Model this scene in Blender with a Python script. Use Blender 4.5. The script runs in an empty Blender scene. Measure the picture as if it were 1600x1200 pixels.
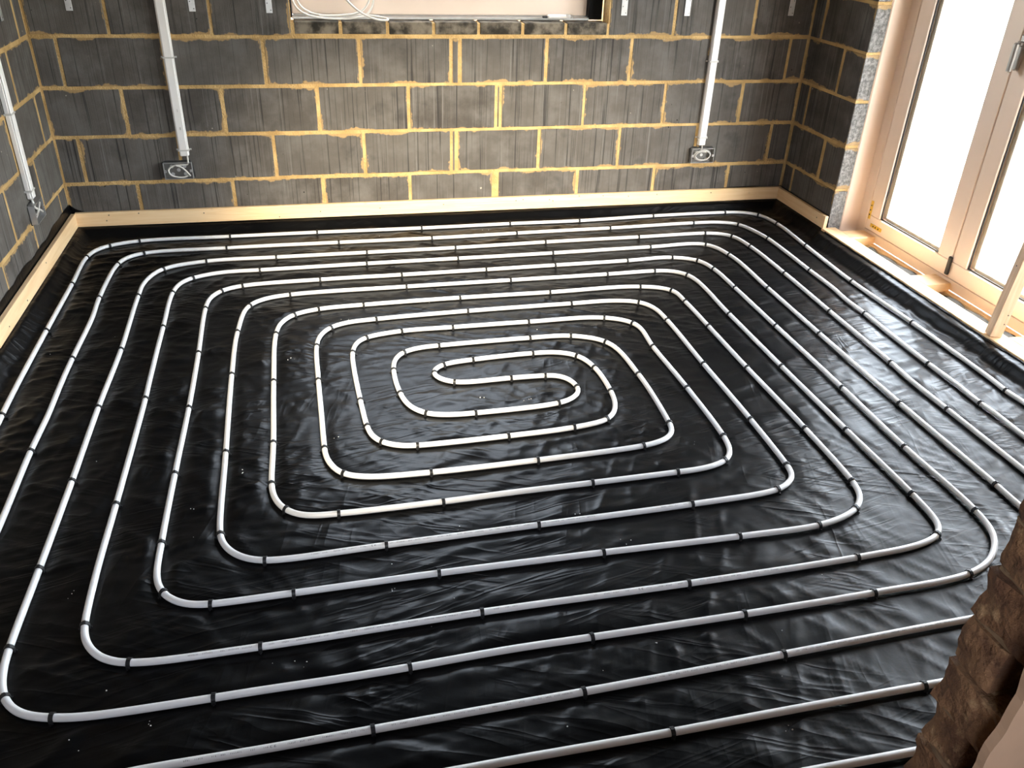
import bpy, bmesh, math, random
import numpy as np
from mathutils import Vector, Matrix

random.seed(7)
rng = np.random.default_rng(11)
SC = bpy.context.scene
COL = SC.collection

# ------------------------------------------------------------------ camera
cam_d = bpy.data.cameras.new('camera')
cam_d.sensor_width = 36.0
cam_d.sensor_fit = 'HORIZONTAL'
cam_d.lens = 29.613
cam_d.clip_start = 0.02
cam_d.clip_end = 300
cam = bpy.data.objects.new('camera', cam_d)
COL.objects.link(cam)
R_, U_, F_ = (0.97626, -0.21433, 0.03130), (0.08157, 0.49765, 0.86353), (0.20066, 0.84048, -0.50332)
cam.matrix_world = Matrix(((R_[0], U_[0], -F_[0], 1.0702), (R_[1], U_[1], -F_[1], -4.4026),
                           (R_[2], U_[2], -F_[2], 1.5547), (0, 0, 0, 1)))
SC.camera = cam

# ------------------------------------------------------------------ sky, sun, exposure
world = bpy.data.worlds.new('sky')
SC.world = world
world.use_nodes = True
wn = world.node_tree
wn.nodes.clear()
w_out = wn.nodes.new('ShaderNodeOutputWorld')
w_bg = wn.nodes.new('ShaderNodeBackground')
w_sky = wn.nodes.new('ShaderNodeTexSky')
w_sky.sky_type = 'NISHITA'
w_sky.sun_disc = False
w_sky.sun_elevation = math.radians(66)
w_sky.sun_rotation = math.radians(90)
w_sky.air_density = 1.0
w_sky.dust_density = 1.5
w_sky.ozone_density = 1.0
w_bg.inputs['Strength'].default_value = 1.0
w_hs = wn.nodes.new('ShaderNodeHueSaturation')
w_hs.inputs['Saturation'].default_value = 0.36
wn.links.new(w_sky.outputs[0], w_hs.inputs['Color'])
wn.links.new(w_hs.outputs[0], w_bg.inputs[0])
wn.links.new(w_bg.outputs[0], w_out.inputs[0])

sun_d = bpy.data.lights.new('sun', 'SUN')
sun_d.energy = 9.0
sun_d.angle = math.radians(0.6)
sun_d.color = (1.0, 0.95, 0.88)
sun = bpy.data.objects.new('sun', sun_d)
COL.objects.link(sun)
sun.location = (9, -1.3, 13)
sun.rotation_euler = Vector((1.0, 0.0, 2.6)).to_track_quat('Z', 'Y').to_euler()


def portal(name, loc, rot, sx, sy):
    d = bpy.data.lights.new(name, 'AREA')
    d.shape = 'RECTANGLE'
    d.size, d.size_y = sx, sy
    d.cycles.is_portal = True
    o = bpy.data.objects.new(name, d)
    COL.objects.link(o)
    o.location = loc
    o.rotation_euler = rot


portal('door_portal', (3.97, -1.65, 1.1), (0, math.radians(90), 0), 2.05, 2.05)
portal('rear_portal', (0.75, -5.62, 1.55), (math.radians(90), 0, 0), 0.9, 1.1)  # at the assumed, unseen rear window opening
portal('window_portal', (1.77, 0.2, 1.6), (math.radians(-90), 0, 0), 1.4, 0.9)

vs = SC.view_settings
vs.view_transform = 'Standard'
vs.look = 'None'
vs.gamma = 1.0
vs.use_curve_mapping = False
vs.exposure = 2.55
SC.cycles.max_bounces = 8
SC.cycles.diffuse_bounces = 5
SC.cycles.glossy_bounces = 4
SC.cycles.transparent_max_bounces = 12
SC.cycles.sample_clamp_indirect = 6.0
SC.cycles.caustics_reflective = False
SC.cycles.caustics_refractive = False

# ------------------------------------------------------------------ helpers


def tag(o, label=None, cat=None, group=None, kind=None):
    if label: o['label'] = label
    if cat: o['category'] = cat
    if group: o['group'] = group
    if kind: o['kind'] = kind
    return o


def link(name, mesh, mat=None, parent=None, loc=(0, 0, 0), rot=(0, 0, 0)):
    o = bpy.data.objects.new(name, mesh)
    COL.objects.link(o)
    if mat is not None and mesh is not None and not mesh.materials:
        mesh.materials.append(mat)
    if parent is not None:
        o.parent = parent
    o.location = loc
    o.rotation_euler = rot
    return o


def empty(name, loc=(0, 0, 0), rz=0.0):
    o = bpy.data.objects.new(name, None)
    o.empty_display_size = 0.05
    COL.objects.link(o)
    o.location = loc
    o.rotation_euler = (0, 0, rz)
    return o


def smooth(me, flag=True):
    me.polygons.foreach_set('use_smooth', [flag] * len(me.polygons))
    return me


def add_box(bm, lo, hi):
    vs_ = [bm.verts.new((x, y, z)) for z in (lo[2], hi[2]) for y in (lo[1], hi[1]) for x in (lo[0], hi[0])]
    for f in ((0, 2, 3, 1), (4, 5, 7, 6), (0, 1, 5, 4), (2, 6, 7, 3), (0, 4, 6, 2), (1, 3, 7, 5)):
        bm.faces.new([vs_[i] for i in f])


def boxes_mesh(name, boxes, bevel=0.0):
    bm = bmesh.new()
    for lo, hi in boxes:
        add_box(bm, lo, hi)
    if bevel > 0:
        bmesh.ops.bevel(bm, geom=list(bm.edges), offset=bevel, segments=1, affect='EDGES')
    me = bpy.data.meshes.new(name)
    bm.to_mesh(me)
    bm.free()
    return me


def box(name, lo, hi, mat, parent=None, bevel=0.0):
    """box with its origin in the middle of its underside"""
    c = ((lo[0] + hi[0]) / 2, (lo[1] + hi[1]) / 2, lo[2])
    me = boxes_mesh(name, [(tuple(a - b for a, b in zip(lo, c)), tuple(a - b for a, b in zip(hi, c)))], bevel)
    return link(name, me, mat, parent, c)


def tube_mesh(name, pts, r, seg=8, closed=False):
    """round tube along a polyline"""
    P = [Vector(p) for p in pts]
    n = len(P)
    verts, faces = [], []
    ref = Vector((0, 0, 1))
    for i, p in enumerate(P):
        a = P[max(i - 1, 0)] if not closed else P[i - 1]
        b = P[min(i + 1, n - 1)] if not closed else P[(i + 1) % n]
        t = (b - a).normalized()
        if abs(t.dot(ref)) > 0.95:
            ref = Vector((1, 0, 0)) if abs(t.x) < 0.9 else Vector((0, 1, 0))
        u = (ref - t * ref.dot(t)).normalized()
        v = t.cross(u)
        ref = u
        for k in range(seg):
            an = 2 * math.pi * k / seg
            verts.append(p + u * (math.cos(an) * r) + v * (math.sin(an) * r))
    for i in range(n - 1 + (1 if closed else 0)):
        j = (i + 1) % n
        for k in range(seg):
            l = (k + 1) % seg
            faces.append((i * seg + k, i * seg + l, j * seg + l, j * seg + k))
    if not closed:
        faces.append(tuple(range(seg - 1, -1, -1)))
        faces.append(tuple((n - 1) * seg + k for k in range(seg)))
    me = bpy.data.meshes.new(name)
    me.from_pydata(verts, [], faces)
    smooth(me)
    return me


def catmull(pts, step=0.012, closed=False):
    P = np.array(pts, float)
    if not closed:
        P = np.vstack([2 * P[0] - P[1], P, 2 * P[-1] - P[-2]])
    out = []
    for i in range(1, len(P) - 2):
        p0, p1, p2, p3 = P[i - 1], P[i], P[i + 1], P[i + 2]
        t0 = 0.0
        t1 = t0 + max(np.linalg.norm(p1 - p0), 1e-6) ** 0.5
        t2 = t1 + max(np.linalg.norm(p2 - p1), 1e-6) ** 0.5
        t3 = t2 + max(np.linalg.norm(p3 - p2), 1e-6) ** 0.5
        m = max(2, int(np.linalg.norm(p2 - p1) / step))
        t = np.linspace(t1, t2, m, endpoint=False)[:, None]
        A1 = (t1 - t) / (t1 - t0) * p0 + (t - t0) / (t1 - t0) * p1
        A2 = (t2 - t) / (t2 - t1) * p1 + (t - t1) / (t2 - t1) * p2
        A3 = (t3 - t) / (t3 - t2) * p2 + (t - t2) / (t3 - t2) * p3
        B1 = (t2 - t) / (t2 - t0) * A1 + (t - t0) / (t2 - t0) * A2
        B2 = (t3 - t) / (t3 - t1) * A2 + (t - t1) / (t3 - t1) * A3
        out.append((t2 - t) / (t2 - t1) * B1 + (t - t1) / (t2 - t1) * B2)
    out.append(P[-2:-1])
    return np.vstack(out)


def resample(P, step):
    d = np.r_[0, np.cumsum(np.linalg.norm(np.diff(P, axis=0), axis=1))]
    n = max(2, int(d[-1] / step))
    s = np.linspace(0, d[-1], n)
    return np.stack([np.interp(s, d, P[:, k]) for k in range(P.shape[1])], 1), s


def vnoise(x, y, seed):
    """smooth value noise in 0..1 on arrays"""
    g = np.random.default_rng(seed).random((256, 256))
    xi, yi = np.floor(x).astype(int), np.floor(y).astype(int)
    fx, fy = x - xi, y - yi
    fx, fy = fx * fx * fx * (fx * (fx * 6 - 15) + 10), fy * fy * fy * (fy * (fy * 6 - 15) + 10)
    a, b = g[xi % 256, yi % 256], g[(xi + 1) % 256, yi % 256]
    c, d = g[xi % 256, (yi + 1) % 256], g[(xi + 1) % 256, (yi + 1) % 256]
    return (a * (1 - fx) + b * fx) * (1 - fy) + (c * (1 - fx) + d * fx) * fy


# ------------------------------------------------------------------ materials


class NT:
    def __init__(self, name):
        self.m = bpy.data.materials.new(name)
        self.m.use_nodes = True
        self.t = self.m.node_tree
        self.t.nodes.clear()
        self.out = self.n('ShaderNodeOutputMaterial')

    def n(self, kind, **kw):
        nd = self.t.nodes.new(kind)
        for k, v in kw.items():
            if k in nd.bl_rna.properties and not isinstance(nd.bl_rna.properties[k], bpy.types.CollectionProperty):
                setattr(nd, k, v)
        return nd

    def l(self, a, b):
        self.t.links.new(a, b)

    def val(self, sock, v):
        if hasattr(v, 'links') or isinstance(v, bpy.types.NodeSocket):
            self.l(v, sock)
        else:
            sock.default_value = v

    def math(self, op, a, b=None, c=None, clamp=False):
        nd = self.n('ShaderNodeMath')
        nd.operation = op
        nd.use_clamp = clamp
        self.val(nd.inputs[0], a)
        if b is not None: self.val(nd.inputs[1], b)
        if c is not None: self.val(nd.inputs[2], c)
        return nd.outputs[0]

    def mix(self, fac, a, b):
        nd = self.n('ShaderNodeMix')
        nd.data_type = 'RGBA'
        self.val(nd.inputs[0], fac)
        self.val(nd.inputs[6], a if isinstance(a, bpy.types.NodeSocket) else (*a, 1.0))
        self.val(nd.inputs[7], b if isinstance(b, bpy.types.NodeSocket) else (*b, 1.0))
        return nd.outputs[2]

    def ramp(self, fac, lo, hi, a=0.0, b=1.0):
        nd = self.n('ShaderNodeMapRange')
        nd.interpolation_type = 'SMOOTHSTEP'
        self.val(nd.inputs[0], fac)
        self.val(nd.inputs[1], lo)
        self.val(nd.inputs[2], hi)
        nd.inputs[3].default_value = a
        nd.inputs[4].default_value = b
        return nd.outputs[0]

    def coords(self, which='Object', scale=(1, 1, 1), rnd=0.0):
        tc = self.n('ShaderNodeTexCoord')
        src = tc.outputs[which]
        if rnd:
            oi = self.n('ShaderNodeObjectInfo')
            k = self.math('MULTIPLY', oi.outputs['Random'], rnd)
            cx = self.n('ShaderNodeCombineXYZ')
            self.l(k, cx.inputs[0])
            self.l(k, cx.inputs[2])
            ad = self.n('ShaderNodeVectorMath')
            ad.operation = 'ADD'
            self.l(src, ad.inputs[0])
            self.l(cx.outputs[0], ad.inputs[1])
            src = ad.outputs[0]
        mp = self.n('ShaderNodeMapping')
        mp.inputs['Scale'].default_value = scale
        self.l(src, mp.inputs[0])
        return mp.outputs[0]

    def noise(self, vec, scale, detail=3.0, rough=0.55, dist=0.0):
        nd = self.n('ShaderNodeTexNoise')
        self.l(vec, nd.inputs['Vector'])
        nd.inputs['Scale'].default_value = scale
        nd.inputs['Detail'].default_value = detail
        nd.inputs['Roughness'].default_value = rough
        nd.inputs['Distortion'].default_value = dist
        return nd.outputs[0]

    def bump(self, h, strength, dist=0.01, normal=None):
        nd = self.n('ShaderNodeBump')
        nd.inputs['Strength'].default_value = strength
        nd.inputs['Distance'].default_value = dist
        self.l(h, nd.inputs['Height'])
        if normal is not None: self.l(normal, nd.inputs['Normal'])
        return nd.outputs[0]

    def finish(self, color, rough=0.5, normal=None, metallic=0.0, spec=0.5):
        b = self.n('ShaderNodeBsdfPrincipled')
        self.val(b.inputs['Base Color'], color if isinstance(color, bpy.types.NodeSocket) else (*color, 1.0))
        self.val(b.inputs['Roughness'], rough)
        b.inputs['Metallic'].default_value = metallic
        b.inputs['Specular IOR Level'].default_value = spec
        if normal is not None: self.l(normal, b.inputs['Normal'])
        self.l(b.outputs[0], self.out.inputs[0])
        return self.m


def m_plain(name, col, rough=0.5, var=0.12, scale=30.0, metallic=0.0, spec=0.5, bump=0.0):
    t = NT(name)
    v = t.coords('Object', rnd=17.0)
    f = t.noise(v, scale, 4.0)
    if var > 0.5: f = t.ramp(f, 0.36, 0.66)
    dark = tuple(c * (1 - var) for c in col)
    lite = tuple(min(c * (1 + var), 1.0) for c in col)
    c = t.mix(f, dark, lite)
    n = t.bump(f, bump, 0.004) if bump else None
    return t.finish(c, rough, n, metallic, spec)


def m_block():
    t = NT('concrete_block')
    v = t.coords('Object', rnd=23.0)
    oi = t.n('ShaderNodeObjectInfo')
    rnd = oi.outputs['Random']
    # comb scratches left by the block mould, running up the face
    sv = t.coords('Object', (1, 1, 0.012), rnd=23.0)
    s1 = t.noise(sv, 95.0, 3.0, 0.6)
    s2 = t.noise(sv, 42.0, 2.0, 0.5)
    line = t.math('MULTIPLY', t.ramp(s1, 0.37, 0.46, 1.0, 0.0), t.ramp(s2, 0.40, 0.54, 0.2, 1.0))
    lite = t.ramp(s1, 0.58, 0.72, 0.0, 0.6)
    blot = t.noise(v, 7.0, 5.0, 0.6)
    base = t.mix(rnd, (0.065, 0.0555, 0.047), (0.098, 0.086, 0.074))
    base = t.mix(t.ramp(blot, 0.35, 0.75), base, (0.132, 0.120, 0.107))
    base = t.mix(t.ramp(t.noise(v, 4.2, 4.0, 0.6), 0.56, 0.74, 0.0, 0.6), base, (0.030, 0.027, 0.025))
    base = t.mix(lite, base, (0.20, 0.188, 0.175))
    base = t.mix(t.ramp(t.noise(v, 46.0, 1.0, 0.3), 0.20, 0.17), base, (0.012, 0.011, 0.010))
    base = t.mix(t.math('MULTIPLY', line, 0.85), base, (0.028, 0.025, 0.024))
    # sandy mortar smeared over the arrises
    g = t.n('ShaderNodeTexCoord').outputs['Generated']
    sp = t.n('ShaderNodeSeparateXYZ')
    t.l(g, sp.inputs[0])
    ex = t.math('MULTIPLY', t.math('MINIMUM', sp.outputs[0], t.math('SUBTRACT', 1.0, sp.outputs[0])), 0.44)
    ez = t.math('MULTIPLY', t.math('MINIMUM', sp.outputs[2], t.math('SUBTRACT', 1.0, sp.outputs[2])), 0.215)
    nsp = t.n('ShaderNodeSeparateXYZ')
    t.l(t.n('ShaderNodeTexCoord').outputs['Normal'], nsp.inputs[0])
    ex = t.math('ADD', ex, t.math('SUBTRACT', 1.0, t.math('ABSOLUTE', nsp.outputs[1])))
    e = t.math('MINIMUM', ex, ez)
    wide = t.noise(v, 5.0, 4.0, 0.65)
    reach = t.ramp(wide, 0.40, 0.76, -0.001, 0.028)
    rag = t.math('MULTIPLY', t.math('SUBTRACT', t.noise(v, 70.0, 3.0), 0.5), 0.012)
    sm = t.ramp(t.math('SUBTRACT', t.math('ADD', reach, rag), e), -0.001, 0.006)
    base = t.mix(t.math('MULTIPLY', sm, 0.8), base, (0.42, 0.265, 0.11))
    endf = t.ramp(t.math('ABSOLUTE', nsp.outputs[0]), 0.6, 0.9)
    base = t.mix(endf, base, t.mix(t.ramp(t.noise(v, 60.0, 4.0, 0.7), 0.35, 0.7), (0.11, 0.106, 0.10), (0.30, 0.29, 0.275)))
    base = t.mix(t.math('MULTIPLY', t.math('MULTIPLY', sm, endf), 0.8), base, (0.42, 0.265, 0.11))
    # pale droppings
    drop = t.ramp(t.noise(v, 38.0, 2.0, 0.4), 0.755, 0.80)
    base = t.mix(drop, base, (0.34, 0.30, 0.25))
    h = t.math('SUBTRACT', t.math('MULTIPLY', s1, 0.6), t.math('MULTIPLY', line, 0.6))
    h = t.math('ADD', h, t.math('MULTIPLY', t.noise(v, 160.0, 3.0), 0.35))
    return t.finish(base, 0.88, t.bump(h, 0.55, 0.004), spec=0.3)


def m_mortar():
    t = NT('sand_mortar')
    v = t.coords('Object')
    a = t.noise(v, 9.0, 5.0, 0.6)
    c = t.mix(t.ramp(a, 0.3, 0.75), (0.42, 0.265, 0.105), (0.64, 0.43, 0.19))
    b = t.noise(v, 120.0, 4.0, 0.7)
    c = t.mix(t.ramp(b, 0.55, 0.8, 0.0, 0.35), c, (0.25, 0.15, 0.06))
    return t.finish(c, 0.92, t.bump(t.math('ADD', b, t.math('MULTIPLY', t.noise(v, 30.0, 3.0), 2.0)), 0.8, 0.006), spec=0.2)


def m_wood(name, dark, lite, grain=(1.2, 22, 22), rough=0.55, knots=True):
    t = NT(name)
    v = t.coords('Object', grain, rnd=9.0)
    n1 = t.noise(v, 2.2, 5.0, 0.6, 1.2)
    c = t.mix(t.ramp(n1, 0.3, 0.72), dark, lite)
    v2 = t.coords('Object', rnd=9.0)
    if knots:
        k = t.ramp(t.noise(v2, 11.0, 1.0, 0.3), 0.755, 0.80)
        c = t.mix(t.math('MULTIPLY', k, 0.5), c, tuple(x * 0.5 for x in dark))
    return t.finish(c, rough, t.bump(n1, 0.15, 0.002), spec=0.35)


def m_sheet():
    t = NT('black_polythene')
    v = t.coords('Object')
    a = t.noise(v, 3.2, 4.0, 0.6)
    c = t.mix(a, (0.0018, 0.0018, 0.0021), (0.0032, 0.0032, 0.0034))
    dust = t.ramp(t.noise(v, 1.7, 6.0, 0.7), 0.5, 0.8, 0.0, 1.0)
    c = t.mix(t.math('MULTIPLY', dust, 0.05), c, (0.055, 0.05, 0.045))
    # sharp creases in a few directions, in patches
    h = t.math('MULTIPLY', t.noise(v, 60.0, 3.0, 0.6, 0.5), 0.10)
    for k, (deg, fx, fy, amp, pw) in enumerate(((-22, 2.6, 22, 0.55, 6.0), (12, 3.0, 30, 0.42, 6.0), (76, 3.0, 18, 0.22, 6.0))):
        tc = t.n('ShaderNodeTexCoord')
        mp = t.n('ShaderNodeMapping')
        mp.vector_type = 'POINT'
        mp.inputs['Rotation'].default_value = (0, 0, math.radians(-deg))
        t.l(tc.outputs['Object'], mp.inputs[0])
        m2 = t.n('ShaderNodeMapping')
        m2.inputs['Scale'].default_value = (fx, fy, 1)
        m2.inputs['Location'].default_value = (k * 7.3, k * 3.1, 0)
        t.l(mp.outputs[0], m2.inputs[0])
        nz = t.noise(m2.outputs[0], 1.0, 1.5, 0.5, 0.6)
        rd = t.math('POWER', t.math('SUBTRACT', 1.0, t.math('ABSOLUTE', t.math('MULTIPLY_ADD', nz, 4.0, -2.0)), clamp=True), pw * 0.35)
        msk = t.ramp(t.noise(t.coords('Object', (1, 1, 1 + k)), 2.6 + 0.4 * k, 2.0, 0.5), 0.44, 0.60)
        h = t.math('MULTIPLY_ADD', t.math('MULTIPLY', rd, msk), amp, h)
    r = t.ramp(a, 0.25, 0.8, 0.30, 0.42)
    return t.finish(c, r, t.bump(h, 0.42, 0.006), spec=0.135)


def m_glass():
    t = NT('clear_glass')
    lw = t.n('ShaderNodeLayerWeight')
    lw.inputs[0].default_value = 0.5
    fr = t.math('MULTIPLY_ADD', t.math('POWER', lw.outputs['Facing'], 5.0), 0.92, 0.03)
    tr = t.n('ShaderNodeBsdfTransparent')
    tr.inputs[0].default_value = (0.95, 0.97, 0.96, 1)
    gl = t.n('ShaderNodeBsdfGlossy')
    gl.inputs['Roughness'].default_value = 0.02
    mx = t.n('ShaderNodeMixShader')
    t.l(fr, mx.inputs[0])
    t.l(tr.outputs[0], mx.inputs[1])
    t.l(gl.outputs[0], mx.inputs[2])
    t.l(mx.outputs[0], t.out.inputs[0])
    return t.m


def m_brick():
    t = NT('old_brown_brick')
    v = t.coords('Object', rnd=31.0)
    oi = t.n('ShaderNodeObjectInfo')
    c = t.mix(oi.outputs['Random'], (0.115, 0.055, 0.026), (0.165, 0.085, 0.041))
    c = t.mix(t.ramp(t.noise(v, 14.0, 5.0, 0.65), 0.42, 0.66), c, (0.075, 0.034, 0.018))
    c = t.mix(t.ramp(t.noise(v, 24.0, 4.0, 0.6), 0.56, 0.70, 0, 0.8), c, (0.27, 0.165, 0.085))
    h = t.math('ADD', t.noise(v, 30.0, 5.0, 0.7), t.math('MULTIPLY', t.noise(v, 110.0, 3.0), 0.4))
    return t.finish(c, 0.92, t.bump(h, 0.8, 0.01), spec=0.2)


MAT = dict(
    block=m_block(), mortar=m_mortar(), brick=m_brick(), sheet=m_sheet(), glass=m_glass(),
    sill_brick=m_plain('grey_sill_brick', (0.11, 0.092, 0.07), 0.9, 0.75, 14.0, spec=0.2, bump=0.5),
    screed=m_plain('grey_screed', (0.28, 0.27, 0.25), 0.9, 0.2, 8.0, bump=0.2),
    batten=m_wood('pale_pine', (0.80, 0.535, 0.285), (0.88, 0.635, 0.375)),
    batten_y=m_wood('pale_pine_lengthwise', (0.80, 0.535, 0.285), (0.88, 0.635, 0.375), (22, 1.2, 22)),
    post=m_wood('pine_upright', (0.60, 0.41, 0.26), (0.74, 0.54, 0.37), (22, 22, 1.2)),
    frame=m_plain('peach_primer', (0.85, 0.68, 0.555), 0.38, 0.05, 5.0, spec=0.45),
    pipe=m_plain('white_pipe_plastic', (0.74, 0.735, 0.73), 0.34, 0.03, 12.0),
    ink=m_plain('grey_ink', (0.16, 0.16, 0.17), 0.6),
    clip=m_plain('black_clip_plastic', (0.012, 0.012, 0.013), 0.5, 0.1, spec=0.35),
    trunk=m_plain('white_pvc', (0.78, 0.74, 0.70), 0.4, 0.04, 9.0),
    cable=m_plain('white_cable_sheath', (0.72, 0.68, 0.62), 0.42, 0.05, 20.0),
    cable_grey=m_plain('grey_cable_sheath', (0.50, 0.47, 0.43), 0.5, 0.08, 20.0),
    galv=m_plain('galvanised_steel', (0.52, 0.51, 0.50), 0.42, 0.2, 40.0, metallic=0.8),
    box_shade_steel=m_plain('galvanised_steel_in_shade', (0.13, 0.12, 0.11), 0.5, 0.2, 40.0, metallic=0.4),  # darker steel colour stands in for the shade inside a deeper box
    brass=m_plain('yellow_passivated_steel', (0.80, 0.50, 0.06), 0.35, 0.15, 60.0, metallic=0.4),
    gasket=m_plain('black_rubber', (0.012, 0.011, 0.011), 0.5, 0.1),
    hole=m_plain('hole_shade', (0.02, 0.017, 0.015), 0.8, 0.1),  # flat near-black standing in for the shade inside holes
    nail=m_plain('dull_steel_nail', (0.10, 0.085, 0.075), 0.5, 0.2, metallic=0.5),
    plaster=m_plain('brown_plaster', (0.42, 0.26, 0.165), 0.9, 0.22, 7.0, spec=0.2, bump=0.4),
    old_mortar=m_plain('old_brown_mortar', (0.13, 0.08, 0.045), 0.95, 0.35, 22.0, spec=0.15, bump=0.6),
    room=m_plain('bare_plaster', (0.33, 0.25, 0.19), 0.9, 0.1, 3.0, spec=0.2),
    ceiling=m_plain('dark_bare_ceiling', (0.075, 0.073, 0.076), 0.9, 0.06, 2.0, spec=0.2),
    paving=m_plain('pale_paving', (0.24, 0.225, 0.20), 0.9, 0.15, 1.0, spec=0.2),
    foam=m_plain('black_damp_proof', (0.006, 0.0055, 0.0055), 0.6, 0.2, 20.0, spec=0.15, bump=0.4),
    crumb=m_plain('white_crumb', (0.8, 0.8, 0.78), 0.8),
    handle=m_plain('satin_metal', (0.38, 0.36, 0.34), 0.35, 0.05, metallic=0.8),
)

# ------------------------------------------------------------------ room shell
XL, XR = -0.159, 3.699          # inner faces of the side walls
ZC = 2.55                       # ceiling
J0 = 0.034                      # lowest bed joint; courses are 225 mm
WX0, WX1, WZ0, WZ1 = 0.990, 2.556, 1.001, 2.05      # window opening
YR = -0.541                     # door opening starts here
YE = -2.705                     # and ends here

floor = box('floor', (-1.6, -5.6, -0.10), (3.95, 0.1, -0.012), MAT['screed'])
tag(floor, 'grey screed floor under the black sheet', 'floor', kind='structure')
ceil = box('ceiling', (-1.6, -5.6, ZC), (3.95, 0.3, ZC + 0.1), MAT['ceiling'])
tag(ceil, 'dark unfinished ceiling', 'ceiling', kind='structure')
ground = box('ground', (3.98, -40, -0.35), (70, 40, -0.12), MAT['paving'])
tag(ground, 'sunlit pale paving outside the doors', 'ground', kind='structure')
ground2 = box('ground_yard', (-40, 0.32, -0.35), (3.98, 40, -0.12), MAT['paving'])
tag(ground2, 'pale paving behind the window wall', 'ground', kind='structure')
ground3 = box('ground_garden', (-40, -40, -0.35), (3.98, -5.61, -0.12), MAT['paving'])
tag(ground3, 'pale paving behind the adjoining room', 'ground', kind='structure')
eaves = box('assumed_eaves', (3.95, -5.6, 2.32), (4.56, 1.0, 2.44), MAT['frame'])  # assumed and unseen, added so the sun reaches only the sill plate
tag(eaves, 'assumed timber eaves added over the glazed doors to limit the sun', 'eaves', kind='structure')

RC = 0.0018                     # joints sit a little behind the block faces


def core(name, boxes, label, mat='mortar'):
    o = link(name, boxes_mesh(name, boxes), MAT[mat])
    return tag(o, label, 'wall', kind='structure')


wall_back = core('wall_back', [((XL - 0.1, RC, 0), (XR + 0.1, 0.1, WZ0 - 0.006)), ((XL - 0.1, RC, WZ0 - 0.006), (WX0 - RC, 0.1, ZC)),
                               ((WX1 + RC, RC, WZ0 - 0.006), (XR + 0.1, 0.1, ZC)), ((WX0 - RC, RC, WZ1), (WX1 + RC, 0.1, ZC)),
                               ((XL - 0.1, 0.1, -0.1), (XR + 0.4, 0.3, 0.985)), ((XL - 0.1, 0.1, 0.985), (WX0 - 0.03, 0.3, ZC)),
                               ((WX1 + 0.03, 0.1, 0.985), (XR + 0.4, 0.3, ZC)), ((WX0 - 0.03, 0.1, WZ1 + 0.03), (WX1 + 0.03, 0.3, ZC))],
                 'grey concrete block wall with sandy joints below the window')
wall_left = core('wall_left', [((XL - 0.2, -3.8, 0), (XL - RC, 0, ZC))], 'grey concrete block side wall with one white trunking')
wall_right = core('wall_right', [((XR + RC, YR + RC, 0), (XR + 0.077 - RC, 0, ZC)), ((XR + 0.077, YR + 0.075, 0), (XR + 0.25, 0, ZC)),
                                 ((XR, -3.8, 0), (XR + 0.25, YE, ZC)), ((XR, YE, 2.16), (XR + 0.25, YR, ZC))],
                  'short dark block return beside the glazed doors')
# the adjoining room, with a small assumed window opening added as fill light
rear = core('wall_rear', [((-1.6, -5.6, 0), (0.3, -5.5, ZC)), ((1.2, -5.6, 0), (3.95, -5.5, ZC)), ((0.3, -5.6, 2.1), (1.2, -5.5, ZC)), ((0.3, -5.6, 0), (1.2, -5.5, 1.0)),
                          ((-1.6, -5.5, 0), (-1.5, -3.8, ZC)), ((3.85, -5.5, 0), (3.95, -3.9, ZC)), ((-1.5, -3.9, 0), (XL - 0.2, -3.8, ZC))],
            'bare plaster walls of the adjoining room, with one assumed window opening', 'room')

# concrete blocks, each one a part of its wall
_blk = {}
JT = 0.0135


def block_mesh(L, H, D):
    key = (round(L, 3), round(H, 3), round(D, 3))
    if key not in _blk:
        bm = bmesh.new()
        add_box(bm, (-L / 2, 0, -H / 2), (L / 2, D, H / 2))
        bmesh.ops.bevel(bm, geom=list(bm.edges), offset=min(0.003, L * 0.2), segments=1, affect='EDGES')
        me = bpy.data.meshes.new('concrete_block')
        bm.to_mesh(me)
        bm.free()
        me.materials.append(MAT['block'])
        _blk[key] = me
    return _blk[key]


def lay(wall, a, b, z0, z1, side, D=0.09):
    """one block between the joints a and b along its wall"""
    j = JT * random.uniform(0.8, 1.35) * (1.0 if side == 'back' else 1.45)
    k = JT * random.uniform(0.8, 1.3)
    L, H = abs(b - a) - j, (z1 - z0) - k
    if L < 0.008: return
    L = round(L / 0.002) * 0.002
    H = round(H / 0.002) * 0.002
    m, z = (a + b) / 2, (z0 + z1) / 2
    out = random.uniform(-0.0015, 0.002)
    tilt = random.uniform(-0.004, 0.004)
    me = block_mesh(L, H, D)
    if side == 'back':
        link('concrete_block', me, None, wall, (m, -out, z), (0, tilt, 0))
    elif side == 'left':
        link('concrete_block', me, None, wall, (XL + out, m, z), (tilt, 0, math.pi / 2))
    else:
        link('concrete_block', me, None, wall, (XR - out, m, z), (tilt, 0, -math.pi / 2))


rows_back = {
    -1: [XL, 0.0, 0.4, 0.85, 1.3, 1.748, 1.773, 2.223, 2.673, 3.123, 3.573, XR],
    0: [XL, 0.176, 0.626, 1.076, 1.526, 1.976, 1.998, 2.448, 2.898, 3.348, XR],
    1: [XL, -0.052, 0.398, 0.848, 1.298, 1.748, 1.773, 2.223, 2.673, 3.123, 3.573, XR],
    2: [XL, 0.182, 0.632, 1.082, 1.532, 1.982, 2.007, 2.457, 2.907, 3.357, XR],
    3: [XL, -0.052, 0.398, 0.848, 1.298, 1.748, 1.792, 2.242, 2.692, 3.142, 3.592, XR],
    4: [XL, 0.180, 0.628, WX0],
    5: [XL, -0.052, 0.398, 0.848, WX0],
    6: [XL, 0.180, 0.628, WX0],
}
rows_back_r = {4: [WX1, 2.913, 3.361, XR], 5: [WX1, 2.692, 3.142, 3.592, XR], 6: [WX1, 2.913, 3.361, XR]}


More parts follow.
